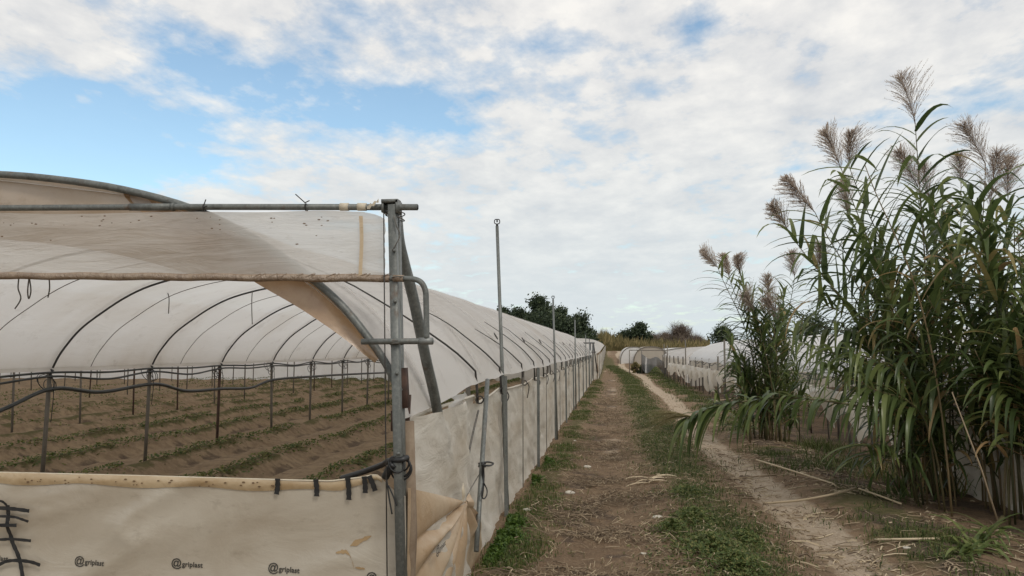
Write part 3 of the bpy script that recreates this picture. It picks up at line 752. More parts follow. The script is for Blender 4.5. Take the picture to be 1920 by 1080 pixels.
for k in range(7):
    y = 43+6*k; MB().tube([(FX+.3, y, h(FX, y)-.1), (FX+.3, y, h(-1, y)*.55+1.4)], .018, 6).build('post', MAT['postm'], g2)
gt = thing('gate_frame', (FX, 41.3, 0), 'dark pipe gate frame with a crossbar closing the far end of the left fence', 'gate frame')
for px in (1111, 1105.5): 
    MB().tube([(at(px, 650, Y=41.3).x, 41.3, -.1), at(px+1, 643, Y=41.3)], .04, 8).build('upright', MAT['hoop'], gt)
MB().tube([at(1078, 643.5, Y=41.3), at(1115, 643, Y=41.3)], .035, 8).build('top_rail', MAT['hoop'], gt)
MB().tube([at(1100, 661, Y=41.3), at(1118, 660, Y=41.3)], .025, 8).build('crossbar', MAT['hoop'], gt)
MB().tube([at(1113, 645, Y=41.3), at(1120, 700, Y=42.2)], .03, 8).build('brace', MAT['hoop'], gt)

# ---------------------------------------------------------------- right side greenhouses and fence
gr = thing('greenhouse', (6, 22, -.2), 'white arched greenhouse right of the path, behind the ragged film fence and reeds', 'greenhouse')
Y0R, Y1R = 7.0, 37.0
def roofR(mb, off, y0, y1, step, n=1, base=0, rise=.7, eave=1.2):
    ny = int((y1-y0)/step)
    def fn(i, j):
        y = y0+(y1-y0)*i; u = US[int(round(j*(len(US)-1)))]; e = min(u, SPAN-u)
        z = base+eave+prof(u, rise)+sag(y, e)+.05*float(fbm(y*.8, u*2, 3, 15)-.5)*min(1, e*3)
        if e == 0: z -= .05+.08*float(vn(y*1.4, 2, 5))
        return (float(xr(y))+.25+off+u, y, z)
    return mb.grid(fn, ny, len(US)-1)
for k in range(3): roofR(MB(), SPAN*k, Y0R, Y1R, .3 if k == 0 else 1).build('roof_film', MAT['white'], gr)
for k in range(16):
    y = 7.5+1.95*k; x0 = float(xr(y))+.27
    m = MB(); m.tube([(x0+u, y, 1.2+prof(u, .62)-.03) for u in US], .02, 6); m.build('hoop', MAT['hoop'], gr)
    MB().tube([(x0, y, -.35), (x0, y, 1.25)], .022, 6).build('support_post', MAT['postm'], gr)
    if k % 1 == 0:
        MB().tube([(x0+SPAN, y, -.35), (x0+SPAN, y, 1.25)], .022, 6).build('support_post', MAT['postm'], gr)
    m = MB(); m.tube([(x0, y, 1.02), (x0+.35, y+.55, 1.3)], .012, 5); m.build('strap', MAT['strap'], gr)
MB().grid(lambda i, j: (float(xr(Y1R))+.3+SPAN*3*i, Y1R+.03, -.3+(1.5+.62*1.2*math.sin(math.pi*((i*3) % 1)))*j), 60, 4).build('end_film', MAT['cloth'], gr)
MB().grid(lambda i, j: (float(xr(20))+.3+SPAN*3, Y0R+(Y1R-Y0R)*i, -.3+1.5*j), 20, 3).build('end_film', MAT['clear'], gr)
m = MB()
for k in range(14):
    x = 4.5+k*.02
m.tube(catmull([(float(xr(y))+.35, y, 1.08-.1*(k % 2)) for k, y in enumerate(np.arange(8, 37, 1.0))], 4), .014, 6)
tag(m.build('hose', MAT['hose']), 'dark hose strung under the roof edge of the right greenhouse', 'hose')
rf = thing('film_fence', (3.4, 22, -.2), 'sagging ragged film fence on pale stakes right of the sandy path', 'fence')
def clothR(i, j):
    y = 10.8+(43-10.8)*i
    zt = .92-.05*abs(math.sin(y*2.1))+.04*float(vn(y*2, 1, 3))
    sc = abs(math.sin((y-10.8)*math.pi/1.5))
    ln = .14+.62*float(vn(y*1.3, 5, 4))**1.5*sc+.16*sc
    ln = ln*(1 if y > 17 else .9)
    z = zt-ln*j
    w = .2*(float(fbm(y*3.2, j*2, 3, 71))-.5)+.08*math.sin(y*9+j*2)*j
    return (float(xr(y))-.06+w*.8-.05*math.sin(math.pi*j), y, z)
MB().grid(clothR, 420, 10).build('film', MAT['cloth'], rf)
def j0(y): return abs(math.sin(y*1.9))**.7
def lowR(i, j):
    y = 3.0+(11.0-3.0)*i
    zt = .95-.25*float(sst(9.6, 11, y))*0; zb = h(float(xr(y)), y)-.03
    zb = zb+(.55)*float(sst(10.3, 11, y))+.06*float(vn(y*2, 3, 3))
    z = zt+(zb-zt)*j
    w = .1*(float(fbm(y*1.4, z*3, 4, 77))-.5)+.06*(1-abs(2*float(fbm(y*1.2+z, z*2-y, 3, 78))-1))**6; z -= .12*j0(y)*(1-j)
    return (float(xr(y))+.02+w, y, z)
MB().grid(lowR, 200, 18).build('film', MAT['side'], rf)
for k in range(34):
    y = 5.2+1.13*k+U(-.1, .1); x = float(xr(y)); top = U(.9, 1.05)
    mt = MAT['galvl'] if k in (5, 7) else (MAT['straw'] if random.random() < .0 else (MAT['rust'] if random.random() < .3 else MAT['postm']))
    MB().tube([(x+.10+U(-.04, .04), y, h(x, y)-.1), (x+.07, y, top-.05)], U(.014, .022), 7).build('stake', mt, rf)
for px, pt, pb, y in ((1358, 637, 750, 24.5), (1285, 637, 712, 37.5), (1346, 668, 740, 27), (1245, 645, 700, 45), (1251, 648, 700, 44)):
    a = at(px, pt, Y=y); th = MB(); th.tube([(a.x, y, h(a.x, y)-.1), a], .028, 6); th.build('tall_post', MAT['postm'], rf)

# far small tunnels on the right, net and smaller roofs
def dome(px, w, y, top, length, mat, label, front=True):
    c = at(px, 655, Y=y); zb = h(c.x, y)-.1; zt = at(px, top, Y=y).z
    th = thing('polytunnel', (c.x, y, zb), label, 'polytunnel')
    def fn(i, j):
        a = math.pi*j; e = abs(math.cos(a))**.8*math.copysign(1, math.cos(a))
        return (c.x-e*w/2, y+length*i, zb+(zt-zb)*math.sin(a)**.75+.03*math.sin(i*20))
    MB().grid(fn, 10, 20).build('roof_film', mat, th)
    def fr(i, j):
        a = math.pi*j; e = abs(math.cos(a))**.8*math.copysign(1, math.cos(a))
        return (c.x-e*w/2*.99, y+.02, zb+(zt-zb)*.99*math.sin(a)**.75*(1-i*.999))
    if front: MB().grid(fr, 6, 20).build('end_film', mat, th)
    m = MB(); m.tube([(c.x-math.copysign(abs(math.cos(a))**.8, math.cos(a))*w/2, y-.03, zb+(zt-zb)*max(0, math.sin(a))**.75) for a in [math.pi*k/16 for k in range(17)]], .03, 6); m.build('hoop', MAT['postm'], th)
    return th
MAT['tan'] = film('tan film', (.56, .50, .42), (.46, .40, .32), .4, .02, (.3, .3, .3))
dome(1189, 2.2, 64, 650.5, 14, MAT['white'], 'small bright white tunnel with rounded end, leftmost beyond the right path edge')
dome(1221, 2.7, 62, 650, 14, MAT['tan'], 'small tan rounded tunnel next to the bright white one in the distance')
g3 = thing('greenhouse', (5, 45, 0), 'low pale greenhouse between the ragged fence end and the shade net', 'greenhouse')
for k in range(2): roofR(MB(), SPAN*k, 38.6, 50, .5 if k == 0 else 1, rise=.5, eave=1.18).build('roof_film', MAT['roof'], g3)
MB().grid(lambda i, j: (float(xr(38.6+11.4*i))+.28+.05*math.sin(i*40), 38.6+11.4*i, .55+.6*j-.2*abs(math.sin(i*22))*(1-j)), 60, 4).build('side_film', MAT['cloth'], g3)
MB().grid(lambda i, j: (float(xr(38.6))+.3+SPAN*i, 38.63, 0+(1.18+prof(SPAN*i, .5))*j), 24, 4).build('end_film', MAT['roof'], g3)
for k in range(6):
    y = 39+2.1*k; MB().tube([(float(xr(y))+.22, y, -.3), (float(xr(y))+.22, y, 1.25)], .03, 6).build('post', MAT['postm'], g3)
dome(1300, 6.5, 66, 652, 14, MAT['white'], 'flat white tunnel roof glimpsed behind the right greenhouse')
nt_ = thing('shade_net', at(1215, 695, Y=50), 'dark shade net draped over a frame in front of the tan tunnel', 'net')
def netf(i, j):
    x = at(1203+44*i, 660, Y=50).x; top = at(1200, 664+6*math.sin(i*5)**2+8*i, Y=50).z
    zb = h(x, 50); return (x, 50-.5*j+.1*math.sin(i*9), top+(zb-top)*j*(.75+.2*math.sin(i*8)))
MB().grid(netf, 24, 8).build('net', MAT['net'], nt_)
for px in (1203, 1247): 
    a = at(px, 656, Y=50.3); MB().tube([(a.x, 50.3, h(a.x, 50)-.1), a], .03, 6).build('pole', MAT['postm'], nt_)
a = at(1180, 656.5, Y=50.3); b = at(1247, 657, Y=50.3); MB().tube([a, b], .025, 6).build('rail', MAT['postm'], nt_)
MB().tube([(a.x, 50.3, h(a.x, 50)-.1), a], .025, 6).build('pole', MAT['postm'], nt_)

# ---------------------------------------------------------------- vegetation
def leaf(mb, p, d, L, W, droop, a, n=7, twist=0.):
    p = Vector(p); d = Vector(d).normalized()
    side = d.cross(Vector((0, 0, 1)))
    if side.length < .05: side = Vector((1, 0, 0))
    side.normalize()
    vs = []; q = p.copy(); st = L/n; kink = random.randrange(2, 5) if random.random() < .16 else -1
    for i in range(n+1):
        t = i/n
        w = W*.5*min(1, .45+t*4)*max(0, 1-t)**.6
        nrm = side.cross(d).normalized()
        s = side*math.cos(twist*t)+nrm*math.sin(twist*t)
        vs += [q-s*w+nrm*w*.25, q, q+s*w+nrm*w*.25]
        dd = droop*(.3+1.4*t)/n*(1 if i != kink else 6)
        hz = Vector((d.x, d.y, 0)).length
        d = (d+Vector((0, 0, -1))*dd*(.25+.75*min(1, hz*1.3))).normalized(); q = q+d*st
    fs = []
    for i in range(n):
        b = i*3; fs += [(b, b+1, b+4, b+3), (b+1, b+2, b+5, b+4)]
    mb.add(vs, fs, a)
def plume(mb, base, tip, W, seed=0):
    base = Vector(base); tip = Vector(tip); ax = tip-base; L = ax.length; t = ax.normalized()
    o = t.orthogonal().normalized(); o2 = t.cross(o)
    bendv = (o*U(-1, 1)+o2*U(-1, 1))*L*U(.04, .16)+Vector((0, 0, -L*U(0, .12)))
    A = lambda s: base+ax*s+bendv*s*s
    mb.tube([A(q/5) for q in range(6)], [.006, .005, .004, .003, .002, .001], 4, a=.35)
    la = U(0, 6.28); lop = U(.1, .45); nb = int(U(125, 180)); tone = U(-.12, .15)
    for k in range(nb):
        s = (k/nb)**.85; a0 = k*2.39996+U(-.4, .4)
        r0 = W*(.35+.65*math.sin(math.pi*min(1, (s*.85+.12))))*U(.45, 1.15)*(1+lop*math.cos(a0-la))
        p = A(s*.95)
        d = (t*U(1.0, 1.5)+(o*math.cos(a0)+o2*math.sin(a0))*U(.5, 1.0)).normalized()
        bl = r0*2.0*(1-.45*s); pts = [p]; dd = d.copy(); q_ = p.copy()
        for i in range(4): q_ = q_+dd*bl/4; dd = (dd+Vector((0, 0, -.16))+Vector((U(-1, 1), U(-1, 1), 0))*.08).normalized(); pts.append(q_.copy())
        mb.tube(pts, [.0014, .0012, .001, .0008, .0004], 3, cap=False, a=U(.05, .4))
        for q in range(12):
            f = .2+.8*q/12; i = min(3, int(f*4)); c = pts[i].lerp(pts[i+1], f*4-i); e = (d*1.1+Vector((U(-1, 1), U(-1, 1), U(-.9, .6)))*.6).normalized(); l = U(.018, .05)
            s2_ = e.orthogonal().normalized()*U(.003, .0065)
            mb.add([c-s2_, c+s2_, c+e*l], [(0, 1, 2)], min(1, max(0, U(.1, .9)+tone+.15*f)))
def cane(parent, base, tip, bend=.55, plume_tip=None, nl=22, start=.22, LW=(.5, .045), dry=.06, hang=1.0, pw=.085, r=.011):
    base = Vector(base); tip = Vector(tip); hgt = tip.z-base.z
    c1 = base+Vector((0, 0, hgt*bend))+(tip-base)*.12; c2 = base+(tip-base)*.62+Vector((0, 0, hgt*.2*bend))
    pts = []
    for k in range(17):
        t = k/16; pts.append(base*(1-t)**3+c1*3*t*(1-t)**2+c2*3*t*t*(1-t)+tip*t**3)
    m = MB(); m.tube(pts, [r*(1-.62*k/16) for k in range(17)], 6, a=U(.1, .9))
    o = m.build('cane', MAT['cane'], parent)
    m = MB(); az = U(0, 6.28)
    for k in range(nl):
        t = start+(1-start)*(k+U(0, .6))/nl
        q = t*16; i = min(int(q), 15); p = pts[i].lerp(pts[i+1], q-i); tg = (pts[min(i+1, 16)]-pts[i]).normalized()
        a = az+(k % 2)*math.pi+U(-.6, .6)
        o1 = tg.orthogonal().normalized(); o2 = tg.cross(o1)
        d = tg*U(.6, 1.1)+(o1*math.cos(a)+o2*math.sin(a))*U(.6, 1.0)
        L = LW[0]*U(.7, 1.25)*(1-.35*abs(t-.6)); v = U(.05, .8) if random.random() > dry*(1.6-t) else U(.88, 1)
        leaf(m, p, d, L, LW[1]*U(.75, 1.2), hang*U(.7, 2.0), v, twist=U(-.9, .9))
    m.build('foliage', MAT['reed'], o)
    if plume_tip is not None:
        m = MB(); plume(m, tip, plume_tip, pw); m.build('plume', MAT['plume'], o)
    return o
big = thing('reed_clump', (4.4, 9.6, h(4.4, 9.6)), 'tall dense green reed clump with feathery plumes at the right edge', 'reeds')
def gb(px, y): x = at(px, 655, Y=y).x; return Vector((x, y, h(x, y)-.03))
plumes = [((1716, 232), (1697, 132), 8.8, 1745, .105), ((1578, 318), (1545, 242), 8.9, 1700, .085), ((1592, 312), (1597, 240), 9.3, 1730, .075), ((1528, 398), (1462, 332), 8.7, 1690, .07),
          ((1478, 432), (1446, 380), 8.8, 1680, .06), ((1722, 352), (1685, 276), 9.6, 1760, .09), ((1848, 308), (1808, 224), 8.6, 1830, .09), ((1856, 392), (1868, 275), 8.3, 1850, .10),
          ((1802, 345), (1797, 288), 9.9, 1800, .07), ((1745, 385), (1725, 310), 10.2, 1780, .09), ((1590, 400), (1575, 335), 9.8, 1740, .08), ((1890, 370), (1888, 292), 9.2, 1870, .08), ((1535, 505), (1540, 455), 10.2, 1720, .06)]
for (b, t, y, pb, pw) in plumes:
    y += .8
    cane(big, gb(pb, y+U(-.2, .2)), at(b[0], b[1], Y=y), .6, at(t[0], t[1], Y=y-.05), nl=24, start=.3, LW=(.68, .07), pw=pw*2.35)
cane(big, gb(1772, 8.4), at(1622, 310, Y=8.4), .6, None, nl=26, LW=(.72, .07))
for k in range(54):
    cpx, cy_ = random.choice(((1760, 9.8), (1760, 9.8), (1705, 10.5), (1850, 9.0), (1860, 9.0), (1905, 9.9), (1945, 8.7), (1885, 8.4), (1915, 8.1)))
    y = cy_+random.gauss(0, .16); pb = cpx+random.gauss(0, 16)
    px = pb+random.gauss(-50, 72); py = U(350, 700)+max(0, (1640-px)*.5)
    if px < 1500: continue
    cane(big, gb(pb, y), at(px, py, Y=y+U(-.5, .4)), U(.4, .8), None, nl=26, start=U(.16, .3), LW=(.66, .07), dry=.1, hang=U(.9, 1.9))
for k in range(24):      # short leafy shoots that fill the lower part of the clump
    y = U(8.9, 10.4); pb = U(1670, 1960)
    cane(big, gb(pb, y), at(pb+random.gauss(-40, 55), U(680, 850), Y=y-U(0, .5)), U(.5, 1), None, nl=16, start=U(.12, .3), LW=(.6, .06), dry=.16, hang=U(1, 2.4), r=.009)
for k in range(6):      # canes at the right edge, nearer
    y = U(7.8, 8.8); pb = U(1890, 2060)
    cane(big, gb(pb, y), at(pb+U(-70, 40), U(360, 620), Y=y), .55, None, nl=30, start=U(.04, .2), LW=(.68, .062), dry=.16, hang=1.4)
for px, py, pb, y in ((1500, 640, 1700, 9.4), (1545, 690, 1720, 9.0), (1560, 600, 1735, 9.9), (1530, 560, 1730, 9.8), (1590, 650, 1750, 8.8), (1620, 720, 1760, 8.6), (1490, 590, 1690, 10.2)):
    cane(big, gb(pb, y), at(px, py, Y=y-.3), 1.0, None, nl=30, start=.3, LW=(.66, .058), hang=2.4)
for px, pb, y, py in ((1908, 1925, 8.6, 430), (1885, 1900, 9.2, 560), (1700, 1735, 9.9, 640)):
    cane(big, gb(pb, y), at(px, py, Y=y), .6, None, nl=22, start=.15, LW=(.5, .05), dry=5, hang=2.2)
mid = thing('reed_clump', (3.0, 14.6, h(3, 14.6)), 'smaller reed clump with plumes behind the bent reed, beside the ragged fence', 'reeds')
for (b, t, y, pb, pw) in [((1346, 502), (1315, 467), 14.4, 1425, .075), ((1367, 520), (1356, 476), 14.5, 1430, .07), ((1387, 512), (1382, 478), 14.8, 1440, .07), ((1442, 560), (1438, 512), 14.6, 1445, .07), ((1490, 520), (1482, 470), 15, 1460, .09), ((1415, 590), (1395, 550), 14.2, 1440, .11), ((1460, 600), (1440, 560), 14.0, 1450, .11)]:
    cane(mid, gb(pb, y), at(b[0], b[1], Y=y), .6, at(t[0], t[1], Y=y), nl=26, start=.2, LW=(.6, .05), pw=pw*2.2)
for k in range(34):
    y = 14.6+random.gauss(0, .4); pb = 1447+random.gauss(0, 26)
    px = pb+random.gauss(-6, 42); py = U(520, 760)
    cane(mid, gb(pb, y), at(px, py, Y=y), .5, None, nl=25, start=U(.06, .16), LW=(.58, .055), dry=.06, hang=1.3)
# the bent reed across the path
bent = thing('bent_reed', gb(1745, 9.5), 'green reed bent flat over the path with its leaves hanging down', 'reed')
bp = catmull([gb(1745, 9.5), at(1738, 830, Y=9.2), at(1700, 776, Y=8.8), at(1605, 760, Y=8.3), at(1490, 746, Y=8.15), at(1400, 752, Y=8.0), at(1340, 765, Y=7.9), at(1292, 786, Y=7.8)], 8)
m = MB(); m.tube(bp, [.013-.008*i/len(bp) for i in range(len(bp))], 6, a=.5); m.build('cane', MAT['cane'], bent)
m = MB(); n = len(bp)
for k in range(78):
    t = .36+.64*((k+U(-1.2, 1.2))/78 if k < 77 else .98); i = min(int(t*n), n-2); p = bp[i]; tg = (bp[i+1]-bp[i]).normalized()
    s = 1 if k % 2 else -1
    d = tg*U(.5, 1.0)+Vector((0, s*U(.1, .9), U(-.4, .6)))
    leaf(m, p, d, U(.32, .72)*(1.0 if t > .5 else .8), U(.045, .062), U(2.6, 4.4), U(.1, .75), n=9, twist=U(-.6, .6))
for k in range(4):
    p = bp[-1]; leaf(m, p, (bp[-1]-bp[-3])+Vector((0, U(-.2, .2), U(0, .1))), U(.35, .5), .04, U(1, 2.5), U(.2, .7), n=9)
m.build('foliage', MAT['reed'], bent)
m = MB()
for k in range(70):
    p = bp[-1]+Vector((U(-.05, .02), U(-.02, .02), .03)); d = Vector((-1, U(-.3, .3), U(-.2, .35)))
    q = p.copy(); pts = [q.copy()]
    for i in range(5): q = q+d.normalized()*U(.06, .09); d = d+Vector((0, 0, -.14)); pts.append(q.copy())
    m.tube(pts, [.002, .0018, .0015, .0012, .001, .0006], 3, cap=False, a=U(.2, .8))
m.build('plume', MAT['dryreed'], bent)
# a broken green reed top lying at lower right
fr = thing('fallen_reed', at(1830, 1050, Z=-.05), 'cut green reed top lying on the soil at the lower right', 'reed')
fb = [at(1880, 970, Z=.12), at(1850, 1005, Z=.06), at(1825, 1030, Z=.03), at(1790, 1050, Z=.03)]
fb = catmull(fb, 6); m = MB(); m.tube(fb, [.018-.006*i/len(fb) for i in range(len(fb))], 7, a=.35); m.build('cane', MAT['cane'], fr)
m = MB()
for k in range(80):
    p = fb[int(U(.3, 1)*(len(fb)-1))]+Vector((U(-.05, .05), U(-.08, .05), 0))
    a = U(0, 6.28); d = Vector((math.cos(a), math.sin(a)*.9, U(.15, .9)))+Vector((-.25, -.1, 0))
    leaf(m, p, d, U(.2, .46), U(.03, .048), U(.8, 2.2), U(.4, .82), n=6, twist=U(-.6, .6))
m.build('foliage', MAT['reed'], fr)
# long dry canes on the ground and leaning
def dry(pix, r, label, zs=None, v=.9):
    P = []
    for k, (a, b) in enumerate(pix):
        p = at(a, b, Z=0); z = h(p.x, p.y)+(zs[k] if zs else .015); p = at(a, b, Z=z); P.append(p)
    m = MB(); m.tube(catmull(P, 6), r, 7, a=v); tag(m.build('dry_cane', MAT['straw']), label, 'cane', 'dry canes lying by the path')
dry([(1418, 862), (1490, 884), (1565, 908)], .010, 'long straight pale cane lying from the path into the grass', [.16, .1, .03], .95)
dry([(1335, 902), (1400, 895), (1458, 890)], .009, 'short grey cane beside the sandy path', v=.5)
dry([(1430, 944), (1500, 938), (1560, 927), (1605, 915)], .012, 'bowed brown cane lying across the straw, left of the long one', [.02, .05, .06, .05], .75)
dry([(1610, 916), (1650, 930), (1690, 945)], .010, 'pale cane end sloping into the weeds under the reeds', [.06, .05, .02], .9)
dry([(1640, 1012), (1700, 1011), (1760, 1010)], .010, 'straight pale cane left of the fallen green reed', v=.95)
dry([(1600, 740), (1400, 745), (1338, 752)], .010, 'pale dry cane poking up behind the bent reed', [.9, .35, .2], .9)
m = MB(); m.tube([gb(1862, 8.0), at(1840, 880, Y=8.0), at(1785, 735, Y=8.0)], [.009, .008, .005], 6, a=.6)
tag(m.build('dry_cane', MAT['straw']), 'tan dead cane leaning left against the green reed clump', 'cane', 'dry canes lying by the path')
m = MB()
for k in range(16):
    p = at(U(1215, 1275), U(892, 906), Z=.02); a = math.pi+U(-.5, .5); leaf(m, p, (math.cos(a), math.sin(a)*.4, U(.05, .3)), U(.2, .42), U(.02, .04), U(.6, 1.5), U(.75, 1), n=5, twist=U(-1.5, 1.5))
tag(m.build('dry_leaves', MAT['straw']), 'crumpled heap of dry tan reed leaves on the grass strip', 'dry leaves')
# stones
for k, (px, py, s, lb) in enumerate(((1101, 873, .035, 'white stone on the left of the dirt track, farther one'), (1068, 924, .04, 'flat white stone on the left of the dirt track, nearer one'), (1234, 972, .035, 'pale flat stone at the left edge of the near grass'),
                                 (1078, 828, .02, 'small white pebble near the film fence, farthest'), (987, 964, .028, 'tan stone close to the film fence'), (1206, 1039, .02, 'tiny white pebble at the bottom of the dirt track'), (1700, 1034, .02, 'small white pebble left of the fallen green reed'))):
    c = at(px, py, Z=0); c.z = h(c.x, c.y)+s*.2; m = MB()
    def sp(i, j, c=c, s=s, k=k):
        a = 2*math.pi*i; b = math.pi*(j-.5); rr = s*(1+.35*float(vn(i*5 % 5, j*4, k)))
        return c+Vector((rr*1.3*math.cos(a)*math.cos(b), rr*math.sin(a)*math.cos(b), rr*.5*math.sin(b)))
    m.grid(sp, 12, 7); tag(m.build('stone', MAT['stone']), lb, 'stone', 'pale stones on the track')

# ---- ground cover
def blades(name, label, cat, dens, n, xr_, yr_, hgt, wid, mat, vlo=0, vhi=1, nseg=2, flop=.6, pw=1.5):
    m = MB(); k = 0; tries = 0
    N = n*12
    X = RNG.uniform(xr_[0], xr_[1], N); Y = yr_[0]+(yr_[1]-yr_[0])*RNG.uniform(0, 1, N)**pw
    D = dens(X, Y); keep = RNG.uniform(0, 1, N) < D
    X = X[keep][:n]; Y = Y[keep][:n]; Z = H(X, Y)
    for x, y, z in zip(X, Y, Z):
        sc = 1+max(0, y-12)*.035
        hh = hgt*U(.5, 1.3)*(1+.2*(sc-1)); w = wid*U(.7, 1.3)*sc; a = U(0, 6.283); b = a+U(-.5, .5)
        f = flop*U(.3, 1.2)
        dx, dy = math.cos(a), math.sin(a); s = (-dy*w/2, dx*w/2)
        p1 = (x+dx*hh*.3*f, y+dy*hh*.3*f, z+hh*.6); p2 = (x+dx*hh*.9*f, y+dy*hh*.9*f, z+hh*(1-.35*f))
        m.add([(x-s[0], y-s[1], z-.01), (x+s[0], y+s[1], z-.01), (p1[0]+s[0]*.8, p1[1]+s[1]*.8, p1[2]), (p1[0]-s[0]*.8, p1[1]-s[1]*.8, p1[2]), p2], [(0, 1, 2, 3), (3, 2, 4)], U(vlo, vhi))
    return tag(m.build(name, MAT[mat], None, smooth=False), label, cat, kind='stuff')
def d_strip(x, y):
    xx = x-trk(y); nz = fbm(x*.9, y*.7, 4, 60)-.5; c = fbm(x*3.3, y*3.3, 3, 90)
    return np.clip(gau(xx, .84, .4)*sst(-.2, .08, nz+.14*sst(9, 14, y))*sst(.25, .55, c)*1.4, 0, 1)
blades('grass_strip', 'green grass growing between the two wheel tracks', 'grass', d_strip, 30000, (-.6, 1.6), (4.2, 60), .05, .007, 'grass', 0, 1, flop=1.0)
def d_right(x, y):
    nz = fbm(x*.9, y*.7, 4, 60)-.5; c = fbm(x*3.1+7, y*3.1, 3, 95)
    return np.clip(gau(x, 2.6, .45)*sst(-.12, .12, nz+.14*sst(9, 25, y))*sst(.42, .62, c)*1.2*(.35+.65*sst(8, 14, y)), 0, 1)
blades('verge_grass', 'rough grass on the verge between sandy path and right fence', 'grass', d_right, 13000, (1.9, 3.6), (5.5, 60), .085, .008, 'grass', .0, 1, flop=1.0)
def d_mow(x, y): return np.clip(gau(x, -.78, .26)*1.2*sst(.42, .6, fbm(x*2.5, y*2.2, 3, 97)), 0, 1)
blades('fence_grass', 'thin grass and moss along the foot of the film fence', 'grass', d_mow, 11000, (-1.05, -.2), (5, 40), .05, .006, 'grass', .1, 1)
# tufts by the reeds
def tuft(px, py, n, L, lab, W=.03, v=(.2, .85), sp=.12):
    c = at(px, py, Z=-.1); m = MB()
    for k in range(n):
        x = c.x+random.gauss(0, sp); y = c.y+random.gauss(0, sp); a = U(0, 6.28)
        leaf(m, (x, y, h(x, y)-.01), (math.cos(a)*.5, math.sin(a)*.5, 1), L*U(.5, 1.2), W*U(.6, 1.2), U(.4, 1.6), U(*v), n=5)
    tag(m.build('grass_tuft', MAT['reed'] if W > .015 else MAT['grass']), lab, 'grass', 'tufts by the right fence', kind='stuff')
tuft(1550, 850, 300, .30, 'bushy green grass tuft before the grey fence post', .012, (.3, .9), .22)
tuft(1695, 945, 22, .42, 'upright young reed shoot with broad leaves among the straw', .04)
tuft(1600, 880, 320, .24, 'low grass tuft right behind the long pale cane', .013, (.1, .8), .25)
tuft(1500, 895, 420, .17, 'flat dark grass patch at the lying cane', .011, (.1, .7), .3)
tuft(1790, 925, 130, .34, 'mixed green and yellow shoots at the foot of the big reed clump', .022, (.4, 1), .25)
tuft(1640, 905, 110, .3, 'scattered yellowish shoots left of the big reed clump', .018, (.5, 1), .2)
tuft(1400, 1020, 90, .14, 'dark weedy tuft at the left edge of the sandy path', .009, (.0, .5), .10)
# weeds
def weeds(name, label, spots, n, rad):
    m = MB()
    for (px, py, rr, wgt) in spots:
        c = at(px, py, Z=0)
        for k in range(int(n*wgt)):
            r = rr*abs(random.gauss(0, .55)); a = U(0, 6.283); x = c.x+r*math.cos(a)*.7; y = c.y+r*math.sin(a)*1.2
            if x < FX+.1: x = FX+.1+U(0, .1)
            z = h(x, y)+U(.01, .11)*max(.2, 1-r/rr)
            s = U(.008, .018); t = Vector((U(-1, 1), U(-1, 1), U(.6, 1.6))).normalized(); o1 = t.orthogonal().normalized(); o2 = t.cross(o1)
            for q in range(3):
                b = q*2.1+a; d = o1*math.cos(b)+o2*math.sin(b); e = t.cross(d); p = Vector((x, y, z))
                m.add([p, p+d*s*.7+e*s*.55, p+d*s*1.5, p+d*s*.7-e*s*.55], [(0, 1, 2, 3)], U(0, 1))
    return tag(m.build(name, MAT['weed'], None, smooth=False), label, 'weeds', kind='stuff')
weeds('weed_patch', 'bright green clover weeds at the foot of the film fence', [(925, 1020, .35, 1), (955, 990, .3, .6), (900, 1050, .25, .5), (1000, 910, .22, .3), (1025, 872, .25, .3), (960, 1015, .2, .3)], 1600, .3)
def mat_weeds(name, label, dens, n, xr_, yr_, mat, sz, hz):
    m = MB(); N = n*10
    X = RNG.uniform(xr_[0], xr_[1], N); Y = yr_[0]+(yr_[1]-yr_[0])*RNG.uniform(0, 1, N)**1.5
    keep = RNG.uniform(0, 1, N) < dens(X, Y); X = X[keep][:n]; Y = Y[keep][:n]
    for x, y in zip(X, Y):
        p = Vector((x, y, h(x, y)+U(.0, hz)*float(vn(x*5, y*5, 6)))); s_ = sz*U(.5, 1.4)*(1+.03*max(0, y-8)); a = U(0, 6.283)
        t = Vector((U(-.8, .8), U(-.8, .8), 1.1)).normalized(); o1 = t.orthogonal().normalized(); o2 = t.cross(o1); d = o1*math.cos(a)+o2*math.sin(a); e = t.cross(d)
        m.add([p-d*s_, p+e*s_*.45, p+d*s_, p-e*s_*.45], [(0, 1, 2, 3)], U(0, 1))
    return tag(m.build(name, MAT[mat], None, smooth=False), label, 'weeds', kind='stuff')
mat_weeds('strip_weeds', 'matted small-leaved weeds among the grass of the centre strip', d_strip, 26000, (-.6, 1.6), (4.6, 22), 'grass', .011, .05)
mat_weeds('verge_weeds', 'matted weeds on the verge before the right fence', d_right, 12000, (1.8, 3.6), (4.8, 20), 'grass', .012, .06)
mat_weeds('fence_weeds', 'small green weeds along the foot of the left film fence', d_mow, 8000, (-1.0, -.3), (4.8, 24), 'weed', .010, .04)
def clover(spots, n):
    return weeds('ground_weeds', 'low dark green weeds in the near grass strip', spots, n, .3)
clover([(1330, 1040, .55, 1.6), (1300, 980, .45, 1), (1380, 1070, .45, 1), (1290, 930, .4, .6), (1260, 1000, .3, .5), (1400, 1020, .3, .6)], 1500).data.materials[0] = MAT['crop']
